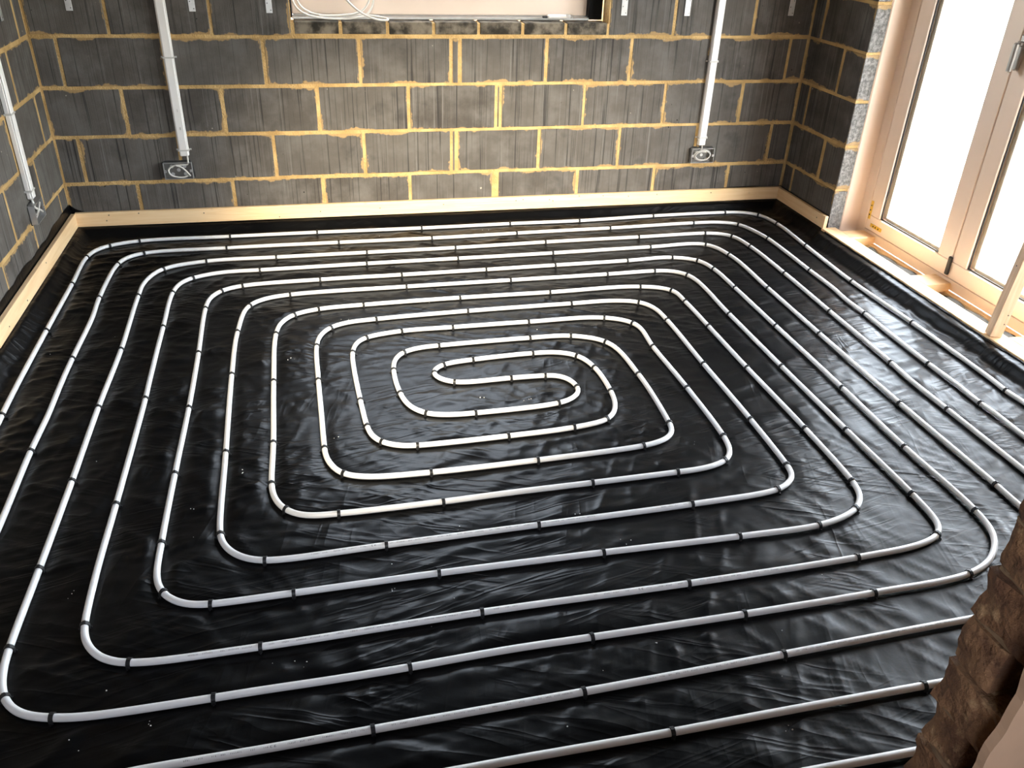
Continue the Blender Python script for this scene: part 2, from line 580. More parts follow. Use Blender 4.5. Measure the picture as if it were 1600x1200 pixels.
def course(r):
    return (0.0, J0) if r < 0 else (J0 + 0.225 * r, J0 + 0.225 * (r + 1))


for r, js in list(rows_back.items()) + list(rows_back_r.items()):
    z0, z1 = course(r)
    for a, b in zip(js, js[1:]):
        lay(wall_back, a, b, z0, z1, 'back')
for r in range(-1, 7):
    z0, z1 = course(r)
    js = [0.0] + [(-0.355 if r % 2 else -0.125) - 0.45 * k for k in range(9)]
    js = [y for y in js if y > -3.75] + [-3.8]
    for a, b in zip(js, js[1:]):
        lay(wall_left, a, b, z0, z1, 'left')
    js = [0.0] + ([-0.355] if r % 2 else [-0.108]) + [YR - 0.0125]
    for a, b in zip(js, js[1:]):
        lay(wall_right, a, b, z0, z1, 'right', 0.0765)
# slim bricks on edge under the window
for k in range(7):
    x0 = WX0 + 0.0032 + k * 0.2235
    me = boxes_mesh('sill_brick', [((-0.1045, 0, 0), (0.1045, 0.1, 0.056))], 0.003)
    link('sill_brick', me, MAT['sill_brick'], wall_back, (x0 + 0.1118, random.uniform(-0.003, 0.001), 0.944 + random.uniform(-0.001, 0.001)))

# the knocked-through wall that the picture is taken across: broken brick end, plaster on the near side
FX, FY0, FY1 = 1.795, -3.80, -3.90
wall_front = core('wall_front', [((FX + 0.10, FY1, 0), (XR + 0.25, FY0, ZC)), ((XL - 0.2, FY1, 0), (0.12, FY0, ZC)), ((0.12, FY1, 0), (FX + 0.1, FY0, 0.42)), ((0.12, FY1, 1.69), (FX + 0.1, FY0, ZC))], 'broken brown brick wall end in the near corner', 'brick')  # unseen head and foot of the opening set to trim the lamp light


def rough_block(name, L, D, H, seed, amp):
    bm = bmesh.new()
    add_box(bm, (0, -D / 2, 0), (L, D / 2, H))
    bmesh.ops.subdivide_edges(bm, edges=list(bm.edges), cuts=5, use_grid_fill=True)
    r = random.Random(seed)
    ph = [r.uniform(0, 9) for _ in range(6)]
    for v in bm.verts:
        if v.co.x < L * 0.85:
            q = math.sin(v.co.y * 60 + ph[0]) * math.sin(v.co.z * 80 + ph[1]) + 0.5 * math.sin(v.co.y * 120 + ph[2] + v.co.z * 90)
            edge = abs(v.co.y) > D * 0.45
            v.co.x += amp * 0.45 * q * (1 - v.co.x / L) + r.uniform(-1, 1) * amp * 0.10 + (amp * r.uniform(0.1, 0.9) if edge else 0)
            v.co.y += amp * 0.35 * math.sin(v.co.z * 70 + ph[3]) + r.uniform(-1, 1) * amp * 0.1
            v.co.z += r.uniform(-1, 1) * amp * 0.06
    me = bpy.data.meshes.new(name)
    bm.to_mesh(me)
    bm.free()
    return me


z = 0.0
c_i = 0
while z < ZC - 0.07:
    # every other brick was a header, now snapped short on the near side
    D = 0.062 if c_i % 2 == 0 else 0.098
    me = rough_block('brick', 0.22, D, 0.0690, c_i * 3 + 1, 0.0065)
    link('brick', me, MAT['brick'], wall_front, (FX + random.uniform(-0.006, 0.008), FY0 - D / 2 - 0.001, z + 0.003))
    z += 0.0745
    c_i += 1
for c in range(1, c_i):
    me = rough_block('mortar_bed', 0.2, 0.060, 0.0105, c * 7, 0.005)
    link('mortar_bed', me, MAT['old_mortar'], wall_front, (FX + random.uniform(0.000, 0.008), FY0 - 0.036, 0.0745 * c - 0.006))
bm = bmesh.new()
prev = None
for k in range(221):                                     # plaster skin with a ragged broken edge
    zz = k * ZC / 220
    xe = FX - 0.024 + 0.004 * math.sin(zz * 17) + 0.003 * math.sin(zz * 41 + 1) + 0.0012 * math.sin(zz * 103) + random.uniform(-0.0006, 0.0006)
    row = [bm.verts.new(c) for c in ((xe, FY1 - 0.018, zz), (XR + 0.2, FY1 - 0.018, zz), (XR + 0.2, FY1 - 0.004, zz), (xe + 0.003, FY1 - 0.004, zz))]
    if prev:
        for i in range(4):
            bm.faces.new((prev[i], prev[(i + 1) % 4], row[(i + 1) % 4], row[i]))
    prev = row
me = bpy.data.meshes.new('plaster_coat')
bm.to_mesh(me)
bm.free()
link('plaster_coat', me, MAT['plaster'], wall_front)

# ------------------------------------------------------------------ window in the back wall
win = tag(empty('window_1', (1.773, 0.1, WZ0)), 'wide timber window with a deep peach bottom rail', 'window', kind='structure')


def wbox(name, lo, hi, mat, bevel=0.002, parent=win):
    off = (1.773, 0.1, WZ0)
    me = boxes_mesh(name, [(tuple(a - b for a, b in zip(lo, off)), tuple(a - b for a, b in zip(hi, off)))], bevel)
    return link(name, me, MAT[mat], parent)


wbox('bottom_rail', (0.996, 0.135, 1.016), (2.478, 0.205, 1.170), 'frame', 0.004)
wbox('stile', (0.996, 0.135, 1.170), (1.066, 0.205, 2.04), 'frame', 0.004)
wbox('stile', (2.408, 0.135, 1.170), (2.478, 0.205, 2.04), 'frame', 0.004)
wbox('mullion', (1.71, 0.135, 1.170), (1.77, 0.205, 1.97), 'frame', 0.004)
wbox('top_rail', (1.066, 0.135, 1.97), (2.408, 0.205, 2.04), 'frame', 0.004)
wbox('glass_pane', (1.066, 0.165, 1.170), (1.71, 0.171, 1.97), 'glass', 0)
wbox('glass_pane', (1.77, 0.165, 1.170), (2.408, 0.171, 1.97), 'glass', 0)
wbox('damp_proof_strip', (2.480, 0.10, 1.002), (2.552, 0.20, 2.04), 'foam', 0.003)
wbox('damp_proof_strip', (0.961, 0.125, 1.002), (0.995, 0.20, 2.04), 'foam', 0.003)
wbox('sill_flashing', (0.994, 0.085, 1.0005), (2.478, 0.2, 1.013), 'galv', 0.002)

# ------------------------------------------------------------------ glazed folding doors
XD = 3.876
door = tag(empty('door_1', (XD, -1.65, 0.02)), 'peach timber folding glazed doors with bright daylight outside', 'door', kind='structure')


def dbox(name, lo, hi, mat, parent=door, bevel=0.003):
    off = (XD, -1.65, 0.02)
    me = boxes_mesh(name, [(tuple(a - b for a, b in zip(lo, off)), tuple(a - b for a, b in zip(hi, off)))], bevel)
    return link(name, me, MAT[mat], parent)


dbox('jamb_lining', (3.7768, YR, 0.0), (3.95, YR + 0.074, 2.15), 'frame', bevel=0.006)
dbox('jamb', (XD, YR - 0.070, 0.024), (3.95, YR - 0.001, 2.15), 'frame')
dbox('jamb', (XD, YE, 0.024), (3.95, YE + 0.07, 2.15), 'frame')
dbox('threshold', (XD, YE + 0.07, 0.024), (3.96, YR - 0.071, 0.0705), 'frame')
dbox('frame_head', (XD, YE + 0.07, 2.09), (3.95, YR - 0.071, 2.15), 'frame')
leaf_y = [(-0.614, -1.284), (-1.289, -1.959), (-1.964, -2.633)]
leaves = []
for i, (ya, yb) in enumerate(leaf_y):
    st = 0.098
    lf = dbox('door_leaf', (XD + 0.001, yb, 0.0735), (3.938, ya, 0.150), 'frame', bevel=0.003)
    # the leaf: bottom rail mesh carries its stiles, head rail, beads, gasket and pane
    leaves.append(lf)
    dbox('stile', (XD + 0.001, ya - st, 0.1505), (3.938, ya, 2.085), 'frame', lf)
    dbox('stile', (XD + 0.001, yb, 0.1505), (3.938, yb + st, 2.085), 'frame', lf)
    dbox('top_rail', (XD + 0.001, yb + st, 2.0), (3.938, ya - st, 2.085), 'frame', lf)
    for nm, lo, hi in (('gasket', (XD + 0.008, yb + st, 0.1505), (XD + 0.015, ya - st, 0.157)), ('gasket', (XD + 0.008, ya - st - 0.006, 0.157), (XD + 0.015, ya - st, 2.0)),
                       ('gasket', (XD + 0.008, yb + st, 0.157), (XD + 0.015, yb + st + 0.006, 2.0))):
        dbox(nm, lo, hi, 'gasket', lf, 0.001)
    for lo, hi in (((XD + 0.023, ya - st - 0.026, 0.157), (XD + 0.060, ya - st, 2.0)), ((XD + 0.023, yb + st, 0.157), (XD + 0.060, yb + st + 0.026, 2.0)),
                   ((XD + 0.023, yb + st + 0.026, 0.151), (XD + 0.060, ya - st - 0.026, 0.170))):
        dbox('glazing_bead', lo, hi, 'frame', lf, 0.002)
    dbox('glass_pane', (XD + 0.0155, yb + st + 0.001, 0.151), (XD + 0.0215, ya - st - 0.001, 1.999), 'glass', lf, 0)
# dark seals in the leaf gaps
for y in (-0.6125, -1.2865, -1.9615):
    dbox('seal', (XD + 0.012, y - 0.0025, 0.072), (3.936, y + 0.0025, 2.085), 'gasket', bevel=0)
# fittings
pl1 = dbox('corner_plate', (XD - 0.0025, -0.640, 0.128), (XD + 0.001, -0.622, 0.224), 'brass', leaves[0], 0.001)
pl2 = dbox('corner_plate', (XD - 0.0025, -0.752, 0.094), (XD + 0.001, -0.656, 0.113), 'brass', leaves[0], 0.001)


def disc(name, c, r, axis, mat, parent, off=(0, 0, 0), h=0.002, seg=10):
    bm = bmesh.new()
    bmesh.ops.create_cone(bm, cap_ends=True, segments=seg, radius1=r, radius2=r * 0.9, depth=h)
    me = bpy.data.meshes.new(name)
    bm.to_mesh(me)
    bm.free()
    rot = {'x': (0, math.pi / 2, 0), 'y': (math.pi / 2, 0, 0), 'z': (0, 0, 0)}[axis]
    return link(name, me, mat, parent, tuple(a - b for a, b in zip(c, off)), rot)


DO = (XD, -1.65, 0.02)
for zz in (0.152, 0.176, 0.200):
    disc('screw', (XD - 0.003, -0.631, zz), 0.0042, 'x', MAT['hole'], leaves[0], DO)
for yy in (-0.684, -0.704, -0.728):
    disc('screw', (XD - 0.003, yy, 0.1035), 0.0042, 'x', MAT['hole'], leaves[0], DO)
hg = dbox('hinge', (XD - 0.012, -1.296, 0.085), (XD + 0.002, -1.274, 0.172), 'gasket', bevel=0.004)
hl = dbox('door_handle', (XD - 0.014, -1.330, 0.992), (XD + 0.001, -1.300, 1.130), 'handle', leaves[1], 0.005)
dbox('handle_lever', (XD - 0.046, -1.324, 0.985), (XD - 0.026, -1.304, 1.10), 'handle', leaves[1], 0.006)
dbox('handle_neck', (XD - 0.030, -1.324, 1.085), (XD - 0.010, -1.304, 1.105), 'handle', leaves[1], 0.004)

# ------------------------------------------------------------------ timber round the edge
bb = box('timber_batten', (XL + 0.022, -0.0265, 0.0500), (XR - 0.006, -0.0065, 0.1205), MAT['batten'], bevel=0.0015)
tag(bb, 'long pale pine batten fixed along the foot of the window wall', 'batten', 'wall battens')
bl = box('timber_batten', (XL + 0.0065, -3.70, 0.0500), (XL + 0.0265, -0.028, 0.1205), MAT['batten_y'], bevel=0.0015)
tag(bl, 'pale pine batten along the foot of the side wall, under the single trunking', 'batten', 'wall battens')
br = box('timber_batten', (XR - 0.0265, YR - 0.006, 0.0500), (XR - 0.0065, -0.028, 0.1190), MAT['batten_y'], bevel=0.0015)
tag(br, 'short pine batten on the dark block return beside the doors', 'batten', 'wall battens')


def nails(par, pts, axis):
    for c in pts:
        o = disc('nail', tuple(a - b for a, b in zip(c, par.location)), 0.0032, axis, MAT['nail'], par)


nails(bb, [(x, -0.0270, z) for x, z in ((0.02, 0.106), (0.005, 0.078), (0.16, 0.110), (0.47, 0.098), (0.84, 0.062), (1.05, 0.082), (1.36, 0.088), (1.70, 0.094),
                                        (2.10, 0.099), (2.14, 0.104), (2.29, 0.098), (2.31, 0.090), (2.46, 0.112), (2.60, 0.108), (2.75, 0.10), (2.92, 0.104), (3.25, 0.102))], 'y')
nails(bl, [(XL + 0.027, y, z) for y, z in ((-0.62, 0.10), (-0.95, 0.07), (-1.2, 0.075))], 'x')
nails(br, [(XR - 0.027, -0.47, 0.088)], 'x')

st_ = box('timber_sill_plate', (3.6600, -3.72, 0.012), (3.7420, YR - 0.012, 0.0590), MAT['batten_y'], bevel=0.002)
tag(st_, 'long sunlit pine plate laid along the foot of the glazed doors', 'timber')
nog = [(-0.612, -0.722, 0.0), (-1.215, -1.330, 0.0), (-1.862, -1.985, 0.0)]
nl = ['short sunlit timber noggin wedged under the yellow door plates', 'short shaded timber noggin below the black door hinge',
      'short timber noggin just behind the upright post']
for (ya, yb, _), lb in zip(nog, nl):
    o = box('timber_noggin', (3.7425, yb, 0.014), (3.8755, ya, 0.0585), MAT['batten'], bevel=0.002)
    tag(o, lb, 'timber', 'noggins between plate and door frame')
# upright
po = box('timber_post', (-0.0245, -0.0235, 0), (0.0245, 0.0235, 1.75), MAT['post'], bevel=0.002)
po.location = (3.690, -1.836, 0.0605)
po.rotation_euler = (0, math.radians(4.2), math.radians(-14))
tag(po, 'square pine post leaning on the plate before the glazed doors', 'post')
for dy, zz in ((-0.0238, 0.06), (-0.0238, 0.10)):
    disc('nail', (0.012, dy, zz), 0.003, 'y', MAT['nail'], po)
for zz in (0.30,):
    disc('nail', (-0.0247, 0.0, zz), 0.0032, 'x', MAT['nail'], po)

# loose damp-proof strip between plate and frame
gx, gy = 10, 150
NOG = [(a, b) for a, b, _ in nog]
V, Fc = [], []
for j in range(gy + 1):
    y = YR - 0.02 - 2.6 * j / gy
    for i in range(gx + 1):
        u = i / gx
        zz = 0.020 + 0.012 * math.sin(u * 3.1) * (0.5 + 0.5 * math.sin(y * 11)) + 0.006 * math.sin(y * 37 + u * 5)
        gap = min(max(max(b - 0.012 - y, y - a - 0.012), 0.0) for a, b in NOG)
        zz = 0.005 + max(zz - 0.005, 0.0) * min(gap / 0.04, 1.0)
        V.append((3.744 + u * (0.090 + 0.010 * math.sin(y * 9.0)), y, zz))
for j in range(gy):
    for i in range(gx):
        a = j * (gx + 1) + i
        Fc.append((a, a + 1, a + gx + 2, a + gx + 1))
me = bpy.data.meshes.new('damp_proof_strip')
me.from_pydata(V, [], Fc)
smooth(me)
dp = link('damp_proof_strip', me, MAT['foam'])
dp.modifiers.new('thick', 'SOLIDIFY').thickness = 0.0012
tag(dp, 'crumpled black plastic strip lying between pine plate and door frame', 'plastic strip')
sb = box('timber_packer', (3.846, -2.6, 0.0), (3.8755, YR - 0.075, 0.0225), MAT['batten_y'], bevel=0.001)
tag(sb, 'thin timber packer strip under the door threshold', 'timber')

# ------------------------------------------------------------------ heating pipe
PIPE_PATH = [
    (0.300,-3.700),(0.420,-3.660),(0.780,-3.620),(1.500,-3.620),(2.600,-3.620),(3.360,-3.620),(3.470,-3.570),(3.500,-3.470),
    (3.500,-3.100),(3.500,-2.600),(3.503,-2.255),(3.495,-2.166,'R1'),(3.501,-2.114),(3.504,-1.593,'R1'),(3.492,-1.139,'R1'),
    (3.514,-0.668,'R1'),(3.528,-0.327,'R1'),(3.494,-0.177,'F1'),(3.417,-0.122),(3.312,-0.109,'F1'),(2.877,-0.115,'F1'),
    (2.434,-0.140,'F1'),(2.047,-0.137,'F1'),(1.566,-0.145,'F1'),(1.026,-0.138,'F1'),(0.592,-0.142,'F1'),(0.167,-0.149,'F1'),
    (0.034,-0.197,'F1'),(-0.017,-0.250),(-0.042,-0.342,'L1'),(-0.039,-0.663,'L1'),(-0.037,-1.125,'L1'),(-0.033,-1.526),
    (-0.027,-1.753,'L1'),(-0.025,-1.777),(-0.030,-2.300),(-0.030,-2.800),(-0.020,-3.180),(0.020,-3.280),(0.120,-3.330),
    (0.600,-3.330),(1.268,-3.329),(1.356,-3.328),(1.711,-3.328,'N1'),(1.934,-3.325),(2.332,-3.322,'N1'),(2.700,-3.320),
    (3.000,-3.320),(3.120,-3.280),(3.180,-3.180),(3.190,-2.950),(3.190,-2.624),(3.187,-2.249,'R3'),(3.184,-2.048),
    (3.193,-1.902,'R3'),(3.204,-1.428,'R3'),(3.216,-0.997,'R3'),(3.213,-0.636,'R3'),(3.187,-0.486,'F3'),(3.134,-0.439),
    (3.061,-0.420,'F3'),(2.673,-0.427,'F3'),(2.163,-0.434,'F3'),(1.700,-0.449,'F3'),(1.256,-0.454,'F3'),(0.827,-0.458,'F3'),
    (0.506,-0.466,'F3'),(0.324,-0.535,'F3'),(0.266,-0.672),(0.260,-0.831,'L3'),(0.273,-1.331,'L3'),(0.270,-1.754,'L3'),
    (0.275,-2.171,'L3'),(0.276,-2.553,'L3'),(0.276,-2.827,'L3'),(0.280,-2.885),(0.290,-2.932),(0.304,-2.969,'L3'),(0.326,-2.999),
    (0.357,-3.023),(0.414,-3.040,'N3'),(0.474,-3.050),(0.743,-3.052,'N3'),(0.831,-3.051),(1.009,-3.051),(1.174,-3.048,'N3'),
    (1.414,-3.039),(1.617,-3.039,'N3'),(2.018,-3.038,'N3'),(2.388,-3.031,'N3'),(2.683,-3.015,'N3'),(2.790,-2.970),(2.868,-2.882),
    (2.890,-2.780,'R5'),(2.884,-2.436,'R5'),(2.890,-2.047,'R5'),(2.893,-1.527,'R5'),(2.896,-1.131,'R5'),(2.893,-0.899,'R5'),
    (2.860,-0.786,'F5'),(2.741,-0.727,'F5'),(2.509,-0.737,'F5'),(2.138,-0.744,'F5'),(1.791,-0.751,'F5'),(1.396,-0.757,'F5'),
    (1.028,-0.760,'F5'),(0.685,-0.783,'F5'),(0.599,-0.827,'F5'),(0.559,-0.902),(0.550,-1.005,'L5'),(0.560,-1.408,'L5'),
    (0.566,-1.808,'L5'),(0.565,-2.185,'L5'),(0.568,-2.508,'L5'),(0.574,-2.644),(0.594,-2.698,'L5'),(0.632,-2.737),(0.671,-2.755),
    (0.718,-2.760,'N5'),(0.920,-2.758,'N5'),(1.286,-2.753,'N5'),(1.737,-2.754,'N5'),(2.141,-2.759,'N5'),(2.383,-2.756,'N5'),
    (2.485,-2.732),(2.539,-2.705,'R7'),(2.564,-2.682),(2.590,-2.644),(2.603,-2.583,'R7'),(2.610,-2.274,'R7'),(2.605,-1.851,'R7'),
    (2.605,-1.486,'R7'),(2.604,-1.240,'R7'),(2.591,-1.108,'F7'),(2.456,-1.048,'F7'),(2.027,-1.050,'F7'),(1.619,-1.049,'F7'),
    (1.200,-1.060,'F7'),(1.013,-1.075,'F7'),(0.910,-1.116,'F7'),(0.862,-1.182),(0.842,-1.286,'L7'),(0.842,-1.671,'L7'),
    (0.850,-2.067,'L7'),(0.850,-2.290,'L7'),(0.858,-2.351),(0.890,-2.415,'N7'),(0.943,-2.452),(1.036,-2.460,'N7'),
    (1.343,-2.458,'N7'),(1.548,-2.451),(1.799,-2.447,'N7'),(2.081,-2.440,'N7'),(2.171,-2.435),(2.252,-2.411,'R9'),(2.287,-2.378),
    (2.301,-2.343),(2.311,-2.272,'R9'),(2.314,-1.955,'R9'),(2.305,-1.631,'R9'),(2.302,-1.412,'F9'),(2.189,-1.339,'F9'),
    (1.866,-1.330,'F9'),(1.541,-1.331,'F9'),(1.336,-1.334,'F9'),(1.186,-1.371,'F9'),(1.151,-1.410),(1.131,-1.493,'L9'),
    (1.129,-1.585),(1.139,-1.848,'L9'),(1.151,-2.024,'L9'),(1.163,-2.080),(1.189,-2.118,'N9'),(1.246,-2.150),(1.306,-2.157,'N9'),
    (1.603,-2.153,'N9'),(1.826,-2.140,'N9'),(1.957,-2.110,'N9'),(1.998,-2.065),(2.020,-2.004),(2.029,-1.927,'R11'),
    (2.023,-1.750,'R11'),(1.986,-1.651,'F11'),(1.912,-1.610),(1.821,-1.603,'F11'),(1.580,-1.617,'F11'),(1.462,-1.637,'F11'),
    (1.427,-1.663),(1.413,-1.696,'SL'),(1.430,-1.739),(1.487,-1.777,'SL'),(1.690,-1.779,'SL'),(1.823,-1.782,'SL'),(1.869,-1.789),
    (1.904,-1.824),(1.918,-1.885,'SR'),(1.917,-1.910),(1.885,-1.950),(1.823,-1.978,'SR'),(1.525,-1.994,'N10'),(1.426,-1.990),
    (1.356,-1.970,'N10'),(1.305,-1.915),(1.280,-1.819,'L10'),(1.273,-1.653,'L10'),(1.286,-1.570),(1.320,-1.518,'F10'),
    (1.388,-1.489),(1.467,-1.482,'F10'),(1.841,-1.474,'F10'),(2.007,-1.482,'F10'),(2.134,-1.557,'F10'),(2.171,-1.831,'R10'),
    (2.160,-2.171,'R10'),(2.155,-2.212),(2.130,-2.247),(2.085,-2.270),(2.023,-2.284,'N8'),(1.666,-2.302,'N8'),(1.329,-2.309,'N8'),
    (1.134,-2.299),(1.058,-2.270,'N8'),(1.031,-2.229),(1.013,-2.178),(1.009,-2.126,'L8'),(1.004,-1.906),(0.999,-1.681,'L8'),
    (0.998,-1.414,'L8'),(1.013,-1.327),(1.052,-1.261,'F8'),(1.118,-1.224),(1.247,-1.207,'F8'),(1.630,-1.187,'F8'),
    (2.089,-1.180,'F8'),(2.292,-1.180),(2.400,-1.213,'F8'),(2.442,-1.277),(2.453,-1.401,'R8'),(2.449,-1.798,'R8'),
    (2.449,-2.193,'R8'),(2.441,-2.469,'R8'),(2.434,-2.518),(2.400,-2.553),(2.348,-2.579,'R8'),(2.062,-2.599,'N6'),
    (1.590,-2.609,'N6'),(1.164,-2.618,'N6'),(0.844,-2.623,'N6'),(0.793,-2.606),(0.750,-2.570),(0.726,-2.529),(0.718,-2.495,'L6'),
    (0.706,-2.098,'L6'),(0.693,-1.591,'L6'),(0.693,-1.246,'L6'),(0.725,-0.999,'L6'),(0.784,-0.939),(0.893,-0.908,'F6'),
    (1.401,-0.895,'F6'),(1.879,-0.890,'F6'),(2.358,-0.886,'F6'),(2.592,-0.880,'F6'),(2.672,-0.892),(2.738,-0.956,'R6'),
    (2.745,-1.385,'R6'),(2.744,-1.861,'R6'),(2.747,-2.309,'R6'),(2.751,-2.669,'R6'),(2.742,-2.802),(2.727,-2.834),
    (2.708,-2.855,'R6'),(2.634,-2.882),(2.417,-2.899,'N4'),(1.924,-2.909,'N4'),(1.373,-2.910,'N4'),(0.838,-2.923,'N4'),
    (0.547,-2.916,'N4'),(0.490,-2.893),(0.456,-2.857),(0.435,-2.814),(0.429,-2.778,'L4'),(0.421,-2.596),(0.420,-2.306,'L4'),
    (0.415,-1.722,'L4'),(0.411,-1.599),(0.402,-1.155,'L4'),(0.398,-0.814,'L4'),(0.421,-0.709),(0.469,-0.658,'F4'),(0.597,-0.612),
    (0.756,-0.608,'F4'),(1.243,-0.598,'F4'),(1.685,-0.593,'F4'),(2.164,-0.587,'F4'),(2.687,-0.574,'F4'),(2.988,-0.578,'F4'),
    (3.050,-0.731,'F4'),(3.049,-1.153,'R4'),(3.042,-1.629,'R4'),(3.039,-2.185,'R4'),(3.044,-2.672,'R4'),(3.042,-2.758),
    (3.040,-2.950),(3.010,-3.060),(2.930,-3.130),(2.750,-3.155),(2.547,-3.160),(2.054,-3.176,'N2'),(1.546,-3.190,'N2'),
    (1.079,-3.199,'N2'),(0.841,-3.204),(0.655,-3.205),(0.330,-3.210),(0.210,-3.180),(0.150,-3.090),(0.130,-2.950),(0.130,-2.600),
    (0.128,-2.345),(0.118,-1.991,'L2'),(0.119,-1.774),(0.113,-1.568),(0.111,-1.379,'L2'),(0.113,-1.025),(0.103,-0.831,'L2'),
    (0.113,-0.447,'L2'),(0.138,-0.375),(0.212,-0.319,'F2'),(0.584,-0.302,'F2'),(1.127,-0.300,'F2'),(1.602,-0.299,'F2'),
    (2.044,-0.286,'F2'),(2.564,-0.275,'F2'),(3.053,-0.256,'F2'),(3.213,-0.266),(3.302,-0.314,'F2'),(3.346,-0.442),
    (3.362,-0.543,'R2'),(3.359,-0.981,'R2'),(3.358,-1.217),(3.347,-1.316),(3.348,-1.470,'R2'),(3.337,-1.930,'R2'),(3.341,-2.098),
    (3.336,-2.232,'R2'),(3.340,-2.290),(3.337,-2.452),(3.340,-2.900),(3.340,-3.300),(3.310,-3.410),(3.200,-3.470),(2.800,-3.470),
    (2.177,-3.472),(2.005,-3.471),(1.400,-3.470),(0.750,-3.470),(0.300,-3.490),(0.100,-3.550),
]

PR = 0.0088
PZ = 0.0092
raw = np.array([(p[0], p[1]) for p in PIPE_PATH])
dense = catmull(raw, 0.012)
path, arc = resample(dense, 0.010)
ker = np.exp(-0.5 * (np.arange(-7, 8) / 2.6) ** 2)
ker /= ker.sum()
pad = np.vstack([np.repeat(path[:1], 7, 0), path, np.repeat(path[-1:], 7, 0)])
path = np.stack([np.convolve(pad[:, k], ker, 'valid') for k in range(2)], 1)
tan = np.gradient(path, axis=0)
tan /= np.linalg.norm(tan, axis=1)[:, None]
nor = np.stack([tan[:, 1], -tan[:, 0]], 1)          # to the side
rise = 0.0012 * (vnoise(arc * 2.1, arc * 0, 5))
SEG = 12
n = len(path)
ang = 2 * np.pi * np.arange(SEG) / SEG
Vx = path[:, None, 0] + nor[:, None, 0] * np.cos(ang)[None] * PR
Vy = path[:, None, 1] + nor[:, None, 1] * np.cos(ang)[None] * PR
Vz = (PZ + rise)[:, None] + np.sin(ang)[None] * PR
V = np.stack([Vx, Vy, Vz], 2).reshape(-1, 3)
i0 = np.arange(n - 1)[:, None] * SEG
k0 = np.arange(SEG)[None]
k1 = (k0 + 1) % SEG
Fq = np.stack([i0 + k0, i0 + SEG + k0, i0 + SEG + k1, i0 + k1], 2).reshape(-1, 4)
me = bpy.data.meshes.new('heating_pipe')
me.from_pydata(V.tolist(), [], Fq.tolist())
smooth(me)
pipe = link('heating_pipe', me, MAT['pipe'])
tag(pipe, 'single white plastic heating pipe coiled in a rectangular double spiral', 'heating pipe')

# printed marks along the upper side of the pipe
pv, pf = [], []


def on_pipe(s, a, off=0.00035):
    f = np.clip(s / (arc[1] - arc[0]), 0, n - 2)
    i = int(f)
    w = f - i
    p = path[i] * (1 - w) + path[i + 1] * w
    q = nor[i]
    r = PR + off
    return (p[0] + q[0] * math.cos(a) * r, p[1] + q[1] * math.cos(a) * r, PZ + rise[i] + math.sin(a) * r)


def mark(s0, s1, a0, a1):
    b = len(pv)
    pv.extend([on_pipe(s0, a0), on_pipe(s1, a0), on_pipe(s1, a1), on_pipe(s0, a1)])
    pf.append((b, b + 1, b + 2, b + 3))


def near_s(x, y):
    return arc[int(np.argmin((path[:, 0] - x) ** 2 + (path[:, 1] - y) ** 2))]


def text_run(x0, y0, x1, y1, ce=None):
    """faint line of print between two points of one run, with a CE mark"""
    s0, s1 = near_s(x0, y0), near_s(x1, y1)
    i = int(np.argmin((path[:, 0] - x0) ** 2 + (path[:, 1] - y0) ** 2))
    side = 1 if nor[i, 1] < 0 else -1                  # the side facing the room's near end
    d = 1 if s1 > s0 else -1
    am = math.radians(66)

    def A(v):
        a = am + v * 0.26 * (1 if side > 0 else 1)
        return a if side > 0 else math.pi - a
    r = random.Random(int(abs(x0 * 1000)))
    s, cs = s0, (near_s(*ce) if ce else None)
    while (s1 - s) * d > 0:
        if cs is not None and abs(s - cs) < 0.012:
            # C, then E
            for u0, u1, v0, v1 in ((0, 1.2, -1, 1), (0, 4, 0.7, 1), (0, 4, -1, -0.7), (7, 8.2, -1, 1), (7, 11, 0.7, 1), (7, 11, -1, -0.7), (7, 10, -0.15, 0.15)):
                mark(cs + d * u0 * 0.0011, cs + d * u1 * 0.0011, A(v0), A(v1))
            s += d * 0.030
            continue
        for _ in range(r.choice((3, 4, 5, 7))):         # one word of tiny strokes
            w = r.uniform(0.0009, 0.0020)
            mark(s, s + d * w * 0.55, A(-0.7), A(0.7))
            if r.random() < 0.7:
                v = r.choice((-0.6, 0.5, 0.0))
                mark(s, s + d * w * 1.3, A(v), A(v + 0.28))
            s += d * 0.0034
        s += d * r.choice((0.006, 0.008, 0.016))


text_run(0.70, -3.205, 1.06, -3.20, (0.867, -3.205))
text_run(1.12, -3.20, 1.52, -3.19)
text_run(1.70, -3.185, 2.02, -3.18, (1.833, -3.185))
text_run(2.08, -3.18, 2.50, -3.165)
text_run(0.68, -2.92, 0.83, -2.92)
text_run(0.86, -2.92, 1.35, -2.915)
text_run(1.40, -2.91, 1.45, -2.91)
text_run(1.66, -2.91, 1.89, -2.91, (1.78, -2.91))
text_run(1.95, -2.91, 2.2, -2.905)
text_run(0.96, -2.62, 1.14, -2.62, (1.123, -2.62))
text_run(1.17, -2.62, 1.57, -2.61)
text_run(1.60, -2.61, 1.76, -2.607)
text_run(1.96, -2.603, 2.05, -2.60)
me = bpy.data.meshes.new('printed_text')
me.from_pydata(pv, [], pf)
tx = link('printed_text', me, MAT['ink'], pipe)
tx['kind'] = 'stuff'
tx['label'] = 'faint grey line of print on the pipe'

# ------------------------------------------------------------------ clips that pin the pipe down


